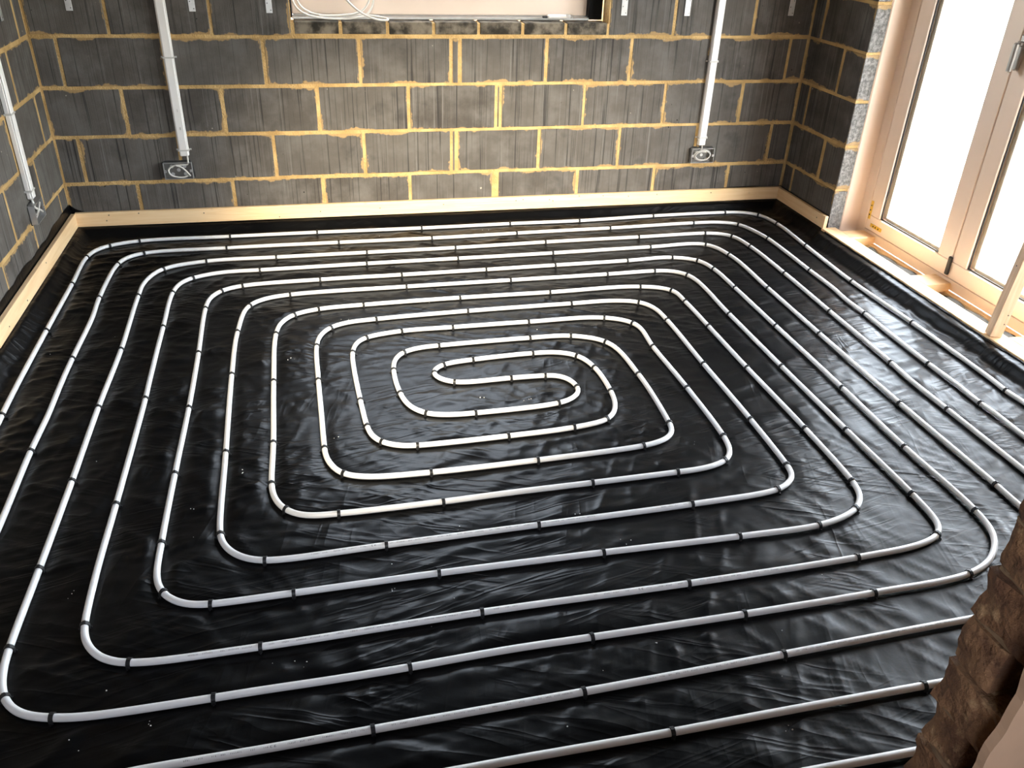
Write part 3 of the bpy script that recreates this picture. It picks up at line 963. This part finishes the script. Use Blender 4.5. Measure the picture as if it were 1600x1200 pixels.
def clip_mesh():
    bm = bmesh.new()
    W, r0, r1 = 0.0047, PR + 0.0003, PR + 0.0028
    prof = []
    for k in range(9):
        a = math.radians(-4 + 188 * k / 8)
        prof.append((math.cos(a), math.sin(a)))
    inner = [(r0 + 0.0002, -PZ)] + [(c * r0, s * r0) for c, s in prof] + [(-r0 - 0.0002, -PZ)]
    outer = [(r1 + 0.0002, -PZ)] + [(c * r1, s * r1) for c, s in prof] + [(-r1 - 0.0002, -PZ)]
    ring = []
    for (a, b), (c, d) in zip(inner, outer):
        ring.append([bm.verts.new((x, w, z + PZ)) for x, z, w in ((a, b, -W), (c, d, -W), (c, d, W), (a, b, W))])
    for p, q in zip(ring, ring[1:]):
        for k in range(4):
            bm.faces.new((p[k], p[(k + 1) % 4], q[(k + 1) % 4], q[k]))
    bm.faces.new(ring[0])
    bm.faces.new(ring[-1][::-1])
    for sgn in (-1, 1):                                   # barbs at the feet, ridge on the crown
        add_box(bm, (min(sgn * r0, sgn * (r1 + 0.0042)), -0.0016, 0.0), (max(sgn * r0, sgn * (r1 + 0.0042)), 0.0016, 0.0042))
    add_box(bm, (-0.0032, -0.0044, PZ + r1 - 0.0008), (0.0032, 0.0044, PZ + r1 + 0.0012))
    bmesh.ops.recalc_face_normals(bm, faces=list(bm.faces))
    me = bpy.data.meshes.new('pipe_clip')
    bm.to_mesh(me)
    bm.free()
    me.materials.append(MAT['clip'])
    return me


ORD = ['', 'first', 'second', 'third', 'fourth', 'fifth', 'sixth', 'seventh', 'eighth', 'ninth', 'tenth', 'eleventh', 'twelfth', 'thirteenth']
by_run = {}
for p in PIPE_PATH:
    if len(p) > 2:
        by_run.setdefault(p[2], []).append(p)
me_clip = clip_mesh()
clip_xy = []
front = ['N10', 'N9', 'N8', 'N7', 'N6', 'N5', 'N4', 'N3', 'N2', 'N1']
for run, ps in by_run.items():
    side, k = (run[0], int(run[1:])) if run[1:].isdigit() else (run, 0)
    if side in ('F', 'N', 'SL', 'SR'):
        ps = sorted(ps, key=lambda p: p[0])
    else:
        ps = sorted(ps, key=lambda p: -p[1])
    for i, p in enumerate(ps, 1):
        j = int(np.argmin((path[:, 0] - p[0]) ** 2 + (path[:, 1] - p[1]) ** 2))
        x, y = path[j]
        t = tan[j]
        o = link('pipe_clip', me_clip, None, None, (x, y, rise[j]), (0, 0, math.atan2(t[1], t[0]) - math.pi / 2 + random.uniform(-0.08, 0.08)))
        clip_xy.append((x, y))
        if side == 'F':
            lb = 'black pipe clip, %s from left, on %s pipe run from the back batten' % (ORD[i], ORD[k])
        elif side == 'L':
            lb = 'black pipe clip, %s from the back, on %s pipe run from the left wall' % (ORD[i], ORD[k])
        elif side == 'R':
            lb = 'black pipe clip, %s from the back, on %s pipe run from the doors' % (ORD[i], ORD[k])
        elif side == 'N':
            lb = 'black pipe clip, %s from left, on %s pipe run in front of centre' % (ORD[i], ORD[front.index(run) + 1])
        elif side == 'SL':
            lb = 'black pipe clip, %s from left, on the middle bar of the central loop' % ORD[i]
        else:
            lb = 'black pipe clip, %s from left, on the rounded end of the central loop' % ORD[i]
        tag(o, lb, 'pipe clip', 'black clips pinning the heating pipe')

# ------------------------------------------------------------------ black polythene sheet
X0 = XL + 0.0035


def x1_of(y):
    return np.interp(y, [-0.60, -0.556], [3.6565, XR - 0.0035])


NX, NY, NV = 390, 380, 10
ys = np.linspace(-3.76, -0.0035, NY + 1)
us = np.linspace(0, 1, NX + 1)
yy = np.repeat(ys[:, None], NX + 1, 1)
xx = X0 + us[None] * (x1_of(ys)[:, None] - X0)


def ridge(a, p):
    return (1 - np.abs(2 * a - 1)) ** p


def rot(x, y, deg):
    c, s = math.cos(math.radians(deg)), math.sin(math.radians(deg))
    return x * c + y * s, -x * s + y * c


h = 0.0065 * (vnoise(xx * 3.3 + 10, yy * 3.3 + 20, 1) - 0.5)
lay_ = [(-28, 3.2, 15, 2, 0.0052, 5), (12, 2.4, 17, 3, 0.0042, 5), (62, 3.5, 14, 4, 0.0042, 4), (-8, 5.0, 30, 6, 0.0024, 3), (-55, 4.0, 22, 7, 0.0030, 4)]
for deg, fa, fb, sd, amp, pw in lay_:
    a, b = rot(xx, yy, deg)
    wob = 0.5 * vnoise(a * 4 + 40, b * 4 + 40, sd + 50)
    m = np.clip((vnoise(xx * 1.5 + sd * 3.3, yy * 1.5 + 7, sd + 30) - 0.40) * 3.0, 0, 1)
    h += amp * m * ridge(vnoise(a * fa + 30, b * fb + 30 + wob, sd), pw)
left = np.clip((1.5 - xx) / 0.8, 0, 1)
far = np.clip((yy + 1.5) / 0.8, 0, 1)
for deg, fa, fb, sd, amp in ((16, 2.6, 15, 41, 0.0062), (28, 3.4, 19, 42, 0.0048), (6, 3.0, 23, 43, 0.0040)):
    a, b = rot(xx, yy, deg)
    wob = 0.7 * vnoise(a * 3 + 40, b * 3 + 40, sd + 50)
    m = np.clip((vnoise(xx * 2.2 + sd, yy * 2.2 + 7, sd + 30) - 0.33) * 3.0, 0, 1)
    h += amp * np.maximum(left, 0.7 * far) * m * ridge(vnoise(a * fa + 30, b * fb + 30 + wob, sd), 6)
a, b = rot(xx, yy, 25)
h += 0.0013 * (vnoise(a * 16 + 60, b * 34 + 60, 9) - 0.5)
# the doors' side is the most crumpled
right = np.clip((xx - 2.2) / 0.9, 0, 1)
a, b = rot(xx, yy, 8)
h += 0.0030 * right * ridge(vnoise(a * 5 + 80, b * 20 + 80 + 0.6 * vnoise(a * 6, b * 6, 71), 12), 3)
a, b = rot(xx, yy, 80)
h += 0.0030 * right * ridge(vnoise(a * 4 + 90, b * 15 + 90, 13), 3) * np.clip((-yy - 2.0), 0, 1)
# puckers that spread from the clips
dx, dy = float(xx[0, 1] - xx[0, 0]), float(ys[1] - ys[0])
for q, (cx, cy) in enumerate(clip_xy):
    i, j = int((cx - X0) / dx), int((cy - ys[0]) / dy)
    R = 13
    sl = (slice(max(j - R, 0), j + R + 1), slice(max(i - R, 0), i + R + 1))
    ux, uy = xx[sl] - cx, yy[sl] - cy
    rr = np.hypot(ux, uy)
    th = np.arctan2(uy, ux)
    m = 4 + q % 3
    h[sl] += 0.0016 * np.maximum(np.cos(m * th + q * 1.7), -0.2) * np.exp(-rr / 0.04) * np.clip(rr / 0.02, 0, 1)
# held flat under the pipe
dist = np.full(h.shape, 9.0)
R = 6
for (cx, cy) in path[::1]:
    i, j = int(round((cx - X0) / dx)), int(round((cy - ys[0]) / dy))
    if j + R < 0 or j - R > NY or i + R < 0 or i - R > NX: continue
    sl = (slice(max(j - R, 0), j + R + 1), slice(max(i - R, 0), i + R + 1))
    dist[sl] = np.minimum(dist[sl], np.hypot(xx[sl] - cx, yy[sl] - cy))
k = np.clip((dist - 0.010) / 0.035, 0, 1)
k = k * k * (3 - 2 * k)
h = h * (0.06 + 0.94 * k) - 0.0008
# turned up at the walls
ex = np.minimum(xx - X0, x1_of(yy) - xx)
ey = -0.0035 - yy
def upstand(e, w, hh):
    q = np.clip((w - e) / (w * 0.62), 0, 1)
    return hh * q * q * (3 - 2 * q)


wv = 0.012 * (vnoise(xx * 5 + 3, yy * 5 + 3, 61) - 0.5)
up = np.maximum(upstand(ex + wv, 0.088, 0.046), upstand(ey + wv, 0.088, 0.046))
fold = ridge(vnoise((xx + yy) * 13 + 9, (xx - yy) * 2 + 9, 62), 3)
h = h * (1 - 0.6 * np.clip(up / 0.02, 0, 1)) + up - 0.004 * fold * np.clip(up / 0.02, 0, 1) * np.clip((0.046 - up) / 0.01, 0.25, 1)
h = np.maximum(h, -0.009)


def top_left(y): return 0.148 + 0.014 * vnoise(y * 9 + 300, y * 0, 21) + 0.006 * vnoise(y * 40 + 300, y * 0, 22)
def top_back(x): return 0.112 + 0.045 * np.exp(-(x - X0) / 0.04) + 0.022 * np.clip((x - 3.0) / 0.5, 0, 1) * vnoise(x * 8, x * 0, 23)
def top_right(y): return np.where(y > -0.55, 0.122, 0.044 + 0.008 * vnoise(y * 7 + 300, y * 0, 24) + 0.004 * vnoise(y * 45 + 300, y * 0, 25))


TLF, TRT = top_left(ys), top_right(ys)
XXf = np.zeros((NY + 1 + NV, NX + 1 + 2 * NV))
YYf, ZZf = XXf.copy(), XXf.copy()
XXf[:NY + 1, NV:NV + NX + 1] = xx
YYf[:NY + 1, NV:NV + NX + 1] = yy
ZZf[:NY + 1, NV:NV + NX + 1] = h
for v in range(1, NV + 1):
    f = v / NV
    bulge = 0.006 * math.sin(f * math.pi)
    z0 = h[:, 0]
    XXf[:NY + 1, NV - v] = X0
    YYf[:NY + 1, NV - v] = ys
    ZZf[:NY + 1, NV - v] = z0 + (TLF - z0) * f
    z0 = h[:, -1]
    low = ys < -0.56
    XXf[:NY + 1, NV + NX + v] = x1_of(ys) - np.where(low, 0.010 * math.sin(f * math.pi) * vnoise(ys * 14 + 200, ys * 0 + f * 2, 26), 0)
    YYf[:NY + 1, NV + NX + v] = ys
    ZZf[:NY + 1, NV + NX + v] = z0 + (np.maximum(TRT, z0 + 0.006) - z0) * f
for v in range(1, NV + 1):
    f = v / NV
    XXf[NY + v] = XXf[NY]
    YYf[NY + v] = -0.0035
    z0 = ZZf[NY]
    tb = top_back(XXf[NY])
    ZZf[NY + v] = np.maximum(z0, np.minimum(z0 + (tb - z0) * f, tb)) if True else z0
V = np.stack([XXf, YYf, ZZf], 2).reshape(-1, 3)
nc = XXf.shape[1]
a = (np.arange(XXf.shape[0] - 1)[:, None] * nc + np.arange(nc - 1)[None]).reshape(-1)
Fq = np.stack([a, a + 1, a + nc + 1, a + nc], 1)
me = bpy.data.meshes.new('polythene_sheet')
me.from_pydata(V.tolist(), [], Fq.tolist())
smooth(me)
sheet = link('polythene_sheet', me, MAT['sheet'])
tag(sheet, 'wrinkled glossy black polythene sheet covering the whole floor', 'plastic sheet')

# crumbs scattered on the sheet
bm = bmesh.new()
spots = [(0.72, -2.42), (0.73, -2.43), (0.64, -2.47), (0.86, -2.98), (0.93, -2.99), (0.95, -2.98), (1.23, -2.93), (1.30, -2.85), (1.06, -2.05), (1.36, -2.56),
         (1.16, -2.70), (1.18, -2.78), (1.72, -2.56), (1.82, -2.72), (2.2, -2.3), (1.62, -3.13), (1.78, -3.08), (1.5, -3.28), (2.0, -3.24), (0.52, -2.97),
         (0.24, -1.2), (0.12, -1.05), (0.33, -2.08), (0.62, -2.36), (1.72, -1.93), (0.9, -1.5), (1.12, -1.18), (0.02, -1.3), (0.62, -3.1), (0.48, -3.12),
         (1.5, -1.05), (1.9, -1.41), (1.55, -1.9), (2.3, -2.95), (1.97, -3.36), (1.86, -3.3), (2.1, -3.1), (0.75, -2.2), (0.36, -2.65), (1.35, -0.22), (1.9, -0.2)]
for x, y in spots:
    for _ in range(random.choice((1, 1, 2, 3))):
        px, py = x + random.uniform(-0.02, 0.02), y + random.uniform(-0.02, 0.02)
        i = min(max(int((px - X0) / dx), 0), NX)
        j = min(max(int((py - ys[0]) / dy), 0), NY)
        r = random.uniform(0.0009, 0.0022)
        M = Matrix.Translation((px, py, h[j, i] + r * 0.6)) @ Matrix.Diagonal((1, random.uniform(0.6, 1), 0.7, 1))
        bmesh.ops.create_icosphere(bm, subdivisions=1, radius=r, matrix=M)
me = bpy.data.meshes.new('insulation_crumbs')
bm.to_mesh(me)
bm.free()
cr = link('insulation_crumbs', me, MAT['crumb'])
tag(cr, 'tiny white crumbs scattered over the black sheet', 'crumbs', kind='stuff')

# ------------------------------------------------------------------ cable trunking


def trunking(label, loc, rz, z_bot, straps, marks):
    """local x along the wall, y out of the wall is negative"""
    t = tag(empty('cable_trunking', loc, rz), label, 'trunking', 'white trunking drops')
    W, D, H = 0.046, 0.026, 2.52 - z_bot
    link('channel', boxes_mesh('channel', [((-W / 2, -D * 0.72, 0.026), (W / 2, -0.001, H))], 0.0015), MAT['trunk'], t)
    link('lid', boxes_mesh('lid', [((-W / 2 + 0.004, -D, 0.0), (W / 2 - 0.004, -D * 0.72 - 0.0002, H))], 0.003), MAT['trunk'], t)
    link('end_sleeve', boxes_mesh('end_sleeve', [((-W / 2 + 0.0015, -D * 0.70, 0.0), (W / 2 - 0.0015, -0.002, 0.0255))], 0.003), MAT['trunk'], t)
    for z in straps:
        s = link('strap', boxes_mesh('strap', [((-W / 2 - 0.003, -D - 0.002, 0), (W / 2 + 0.003, -D - 0.0004, 0.007)), ((-W / 2 - 0.003, -D - 0.0004, 0), (-W / 2 - 0.0005, 0, 0.007)),
                                                   ((W / 2 + 0.0005, -D - 0.0004, 0), (W / 2 + 0.003, 0, 0.007)), ((-W / 2 - 0.012, -0.004, 0), (-W / 2 - 0.003, 0, 0.007)),
                                                   ((W / 2 + 0.003, -0.004, 0), (W / 2 + 0.012, 0, 0.007))]), MAT['cable_grey'], t, (0, 0, z - z_bot))
        for sx in (-1, 1):
            disc('screw', (sx * (W / 2 + 0.008), -0.005, 0.0035), 0.0028, 'y', MAT['galv'], s)
    for z, w in marks:
        link('printed_mark', boxes_mesh('printed_mark', [((-w, -D - 0.0004, 0), (w, -D + 0.0002, 0.014))]), MAT['cable_grey'], t, (0.002, 0, z - z_bot))
    return t


trunking('white trunking on the window wall, nearest the plain side wall', (0.421, -0.0005, 0.388), 0, 0.388, (0.842, 0.413), ((0.515, 0.0035), (0.60, 0.0015)))
trunking('white trunking on the window wall, nearest the glazed doors', (3.152, -0.0005, 0.374), 0, 0.374, (0.812, 0.412), ((0.455, 0.003), (0.53, 0.0012)))
trunking('white trunking on the plain side wall', (XL + 0.0005, -0.545, 0.366), math.pi / 2, 0.366, (0.715, 0.398), ((0.44, 0.002),))


def back_box(label, loc, rz):
    t = tag(empty('back_box', loc, rz), label, 'socket box', 'metal back boxes')
    W, H, D, k = 0.134, 0.080, 0.026, 0.0016
    link('box_shell', boxes_mesh('box_shell', [((-W / 2, -D, 0), (W / 2, 0, k)), ((-W / 2, -D, H - k), (W / 2, 0, H)), ((-W / 2, -D, k), (-W / 2 + k, 0, H - k)),
                                               ((W / 2 - k, -D, k), (W / 2, 0, H - k))]), MAT['galv'], t)
    link('box_back', boxes_mesh('box_back', [((-W / 2 + k, -0.003, k), (W / 2 - k, -0.001, H - k))]), MAT['box_shade_steel'], t)
    for sx in (-1, 1):
        lg = link('fixing_lug', boxes_mesh('fixing_lug', [((sx * (W / 2 - 0.007) - 0.005, -D, H / 2 - 0.006), (sx * (W / 2 - 0.007) + 0.005, -D + 0.0015, H / 2 + 0.006))]), MAT['galv'], t)
        disc('screw_hole', (sx * (W / 2 - 0.007), -D - 0.0004, H / 2), 0.002, 'y', MAT['hole'], lg)
    for x, z in ((-0.03, 0.02), (0.03, 0.02), (-0.03, 0.058), (0.03, 0.058), (0.0, 0.04)):
        disc('knockout', (x, -0.0034, z), 0.009, 'y', MAT['galv'], t, h=0.001, seg=14)
    return t


def chase(par, W, H):
    # flat ragged patch round the box, dark colour standing in for recess shade
    r = random.Random(int(par.location.x * 100) + 3)
    V = []
    for k in range(28):
        a = 2 * math.pi * k / 28
        c, s = math.cos(a), math.sin(a)
        m = min(W / max(abs(c), 1e-3), H / max(abs(s), 1e-3))
        m = min(m, math.hypot(W, H)) * r.uniform(1.0, 1.10)
        V.append((c * m, -0.0012, s * m + 0.04))
    me = bpy.data.meshes.new('chased_hole_shade')
    me.from_pydata(V + [(x, 0.004, z) for x, _, z in V], [], [tuple(range(28))[::-1]] + [(k, (k + 1) % 28, 28 + (k + 1) % 28, 28 + k) for k in range(28)])
    link('chased_hole_shade', me, MAT['hole'], par)


b1 = back_box('metal socket box with one cable loop, below the trunking nearest the side wall', (0.381, -0.002, 0.276), 0)
b2 = back_box('metal socket box packed with coiled cable, near the glazed doors', (3.166, -0.002, 0.276), 0)
b3 = back_box('metal socket box on the plain side wall', (XL + 0.002, -0.525, 0.263), math.pi / 2)
for b in (b1, b2, b3): chase(b, 0.070, 0.0435)


def cable(name, pts, r, mat, label, group='cables in the socket boxes'):
    P = catmull(pts, 0.004)
    P, _ = resample(P, 0.004)
    o = link(name, tube_mesh(name, P.tolist(), r, 8), mat)
    return tag(o, label, 'cable', group)


cable('electric_cable', [(0.432, -0.012, 0.40), (0.432, -0.013, 0.362), (0.428, -0.014, 0.345), (0.40, -0.016, 0.344), (0.36, -0.018, 0.340), (0.336, -0.019, 0.322), (0.342, -0.02, 0.298),
                         (0.372, -0.021, 0.285), (0.405, -0.02, 0.284), (0.425, -0.018, 0.292)], 0.0040, MAT['cable'],
      'white cable dropping from trunking and looped once in the box near the side wall')
cable('electric_cable', [(0.435, -0.024, 0.290), (0.420, -0.024, 0.312), (0.398, -0.023, 0.334), (0.372, -0.021, 0.343)], 0.0040, MAT['cable'],
      'cut end of white cable crossing the box nearest the side wall')
ell = [(3.16, -0.012, 0.39), (3.16, -0.013, 0.358)]
for k in range(26):
    a = math.radians(100 - 30 * k)
    ell.append((3.166 + (0.052 - 0.0004 * k) * math.cos(a), -0.012 - 0.0006 * k, 0.316 + (0.030 - 0.0003 * k) * math.sin(a)))
cable('electric_cable', ell, 0.0038, MAT['cable_grey'], 'grey cable coiled round and round in the box near the doors')
cable('electric_cable', [(XL + 0.012, -0.545, 0.38), (XL + 0.014, -0.545, 0.345), (XL + 0.018, -0.555, 0.33), (XL + 0.022, -0.505, 0.300), (XL + 0.022, -0.478, 0.285)], 0.0048, MAT['cable'],
      'short white cable hanging into the side wall socket box')
cable('electric_cable', [(XL + 0.020, -0.575, 0.288), (XL + 0.024, -0.53, 0.310), (XL + 0.022, -0.490, 0.330)], 0.0048, MAT['cable_grey'],
      'grey cable tail crossing the side wall socket box')

# white cable loops left on the window sill
loop = [(1.00, 0.055, 1.30), (0.998, 0.05, 1.16), (1.003, 0.05, 1.09), (1.025, 0.045, 1.050), (1.07, 0.04, 1.024), (1.14, 0.038, 1.011), (1.22, 0.04, 1.008), (1.29, 0.05, 1.011),
        (1.345, 0.06, 1.025), (1.375, 0.07, 1.06), (1.385, 0.075, 1.12), (1.375, 0.08, 1.20), (1.32, 0.085, 1.26), (1.24, 0.08, 1.24), (1.22, 0.07, 1.17), (1.245, 0.055, 1.105),
        (1.30, 0.035, 1.050), (1.36, 0.020, 1.018), (1.41, 0.012, 1.0065), (1.442, 0.02, 1.006), (1.445, 0.05, 1.008), (1.41, 0.07, 1.014), (1.34, 0.075, 1.022), (1.26, 0.075, 1.020),
        (1.17, 0.07, 1.018), (1.09, 0.066, 1.030), (1.04, 0.066, 1.06), (1.018, 0.07, 1.11), (1.014, 0.075, 1.2), (1.012, 0.08, 1.32)]
cable('electric_cable', loop, 0.0048, MAT['cable'], 'loose white cable looped on the window sill', 'cables on the window sill')
loop2 = [(1.35, 0.06, 1.22), (1.368, 0.06, 1.14), (1.36, 0.058, 1.085), (1.335, 0.055, 1.05), (1.30, 0.05, 1.032), (1.24, 0.05, 1.024), (1.17, 0.052, 1.021), (1.12, 0.055, 1.020)]
cable('electric_cable', loop2, 0.0048, MAT['cable'], 'second white cable strand lying behind the sill loops', 'cables on the window sill')

# hand tool left on the sill
tl = tag(empty('hand_tool', (2.30, 0.055, 1.0145), math.radians(4)), 'small white and grey hand tool lying on the window sill', 'tool')
link('body', boxes_mesh('body', [((-0.052, -0.012, 0), (0.072, 0.012, 0.017))], 0.005), MAT['trunk'], tl)
link('nose', boxes_mesh('nose', [((-0.078, -0.008, 0.001), (-0.0515, 0.008, 0.011))], 0.003), MAT['gasket'], tl)
link('slider', boxes_mesh('slider', [((0.045, -0.0135, 0.006), (0.066, -0.0118, 0.019))], 0.001), MAT['handle'], tl)
link('end_cap', boxes_mesh('end_cap', [((0.0722, -0.011, 0.001), (0.080, 0.011, 0.0155))], 0.002), MAT['handle'], tl)


def strap(x, y, rz, z, w, label):
    t = tag(empty('fixing_strap', (x, y, z), rz), label, 'metal strap', 'galvanised fixing straps')
    link('plate', boxes_mesh('plate', [((-w / 2, -0.004, 0), (w / 2, -0.0022, 0.42))], 0.0005), MAT['galv'], t)
    for k in range(10):
        disc('hole', ((-0.25 if k % 2 else 0.25) * w, -0.0042, 0.012 + 0.03 * k), 0.0026, 'y', MAT['hole'], t, h=0.0008, seg=8)


SL = 'galvanised metal strap hanging high on the window wall, '
strap(0.036, 0, 0, 1.041, 0.028, SL + 'nearest the plain side wall')
strap(0.556, 0, 0, 1.041, 0.028, SL + 'just past the first trunking')
strap(0.896, 0, 0, 1.037, 0.028, SL + 'close beside the cable loops')
strap(2.634, 0, 0, 1.036, 0.032, SL + 'just past the window opening')
strap(2.976, 0, 0, 1.036, 0.030, SL + 'before the trunking by the doors')
strap(3.562, 0, 0, 1.040, 0.032, SL + 'in the dark door corner')
strap(XL, -0.303, math.pi / 2, 1.036, 0.028, 'galvanised metal strap high on the plain side wall')

# ------------------------------------------------------------------ assumed unseen work lamp, added to throw a light pool through the opening
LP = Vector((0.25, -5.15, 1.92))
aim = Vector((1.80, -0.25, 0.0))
wl = tag(empty('assumed_work_lamp', (LP.x, LP.y, 0.0)), 'assumed unseen work lamp on a tripod in the adjoining room, added for light', 'lamp')
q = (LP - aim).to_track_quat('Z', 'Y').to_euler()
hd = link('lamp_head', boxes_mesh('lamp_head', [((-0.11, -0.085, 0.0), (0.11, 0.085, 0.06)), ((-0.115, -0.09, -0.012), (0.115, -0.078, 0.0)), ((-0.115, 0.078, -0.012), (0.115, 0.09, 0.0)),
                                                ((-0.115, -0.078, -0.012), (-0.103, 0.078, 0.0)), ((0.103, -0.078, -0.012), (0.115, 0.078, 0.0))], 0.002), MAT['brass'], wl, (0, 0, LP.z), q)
ld = bpy.data.lights.new('assumed_lamp_light', 'SPOT')
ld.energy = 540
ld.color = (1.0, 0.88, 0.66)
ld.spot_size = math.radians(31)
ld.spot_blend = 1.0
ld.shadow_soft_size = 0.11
lo = bpy.data.objects.new('assumed_lamp_light', ld)
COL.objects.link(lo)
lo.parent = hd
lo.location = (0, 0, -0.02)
link('column', tube_mesh('column', [(0, 0, 0.55), (0, 0, LP.z - 0.06)], 0.014, 10), MAT['handle'], wl, (0, -0.06, 0))
for k in range(3):
    a = math.radians(90 + 120 * k)
    link('leg', tube_mesh('leg', [(0, 0, 0.75), (0.45 * math.cos(a), 0.45 * math.sin(a), 0.0)], 0.011, 8), MAT['handle'], wl, (0, -0.06, 0))
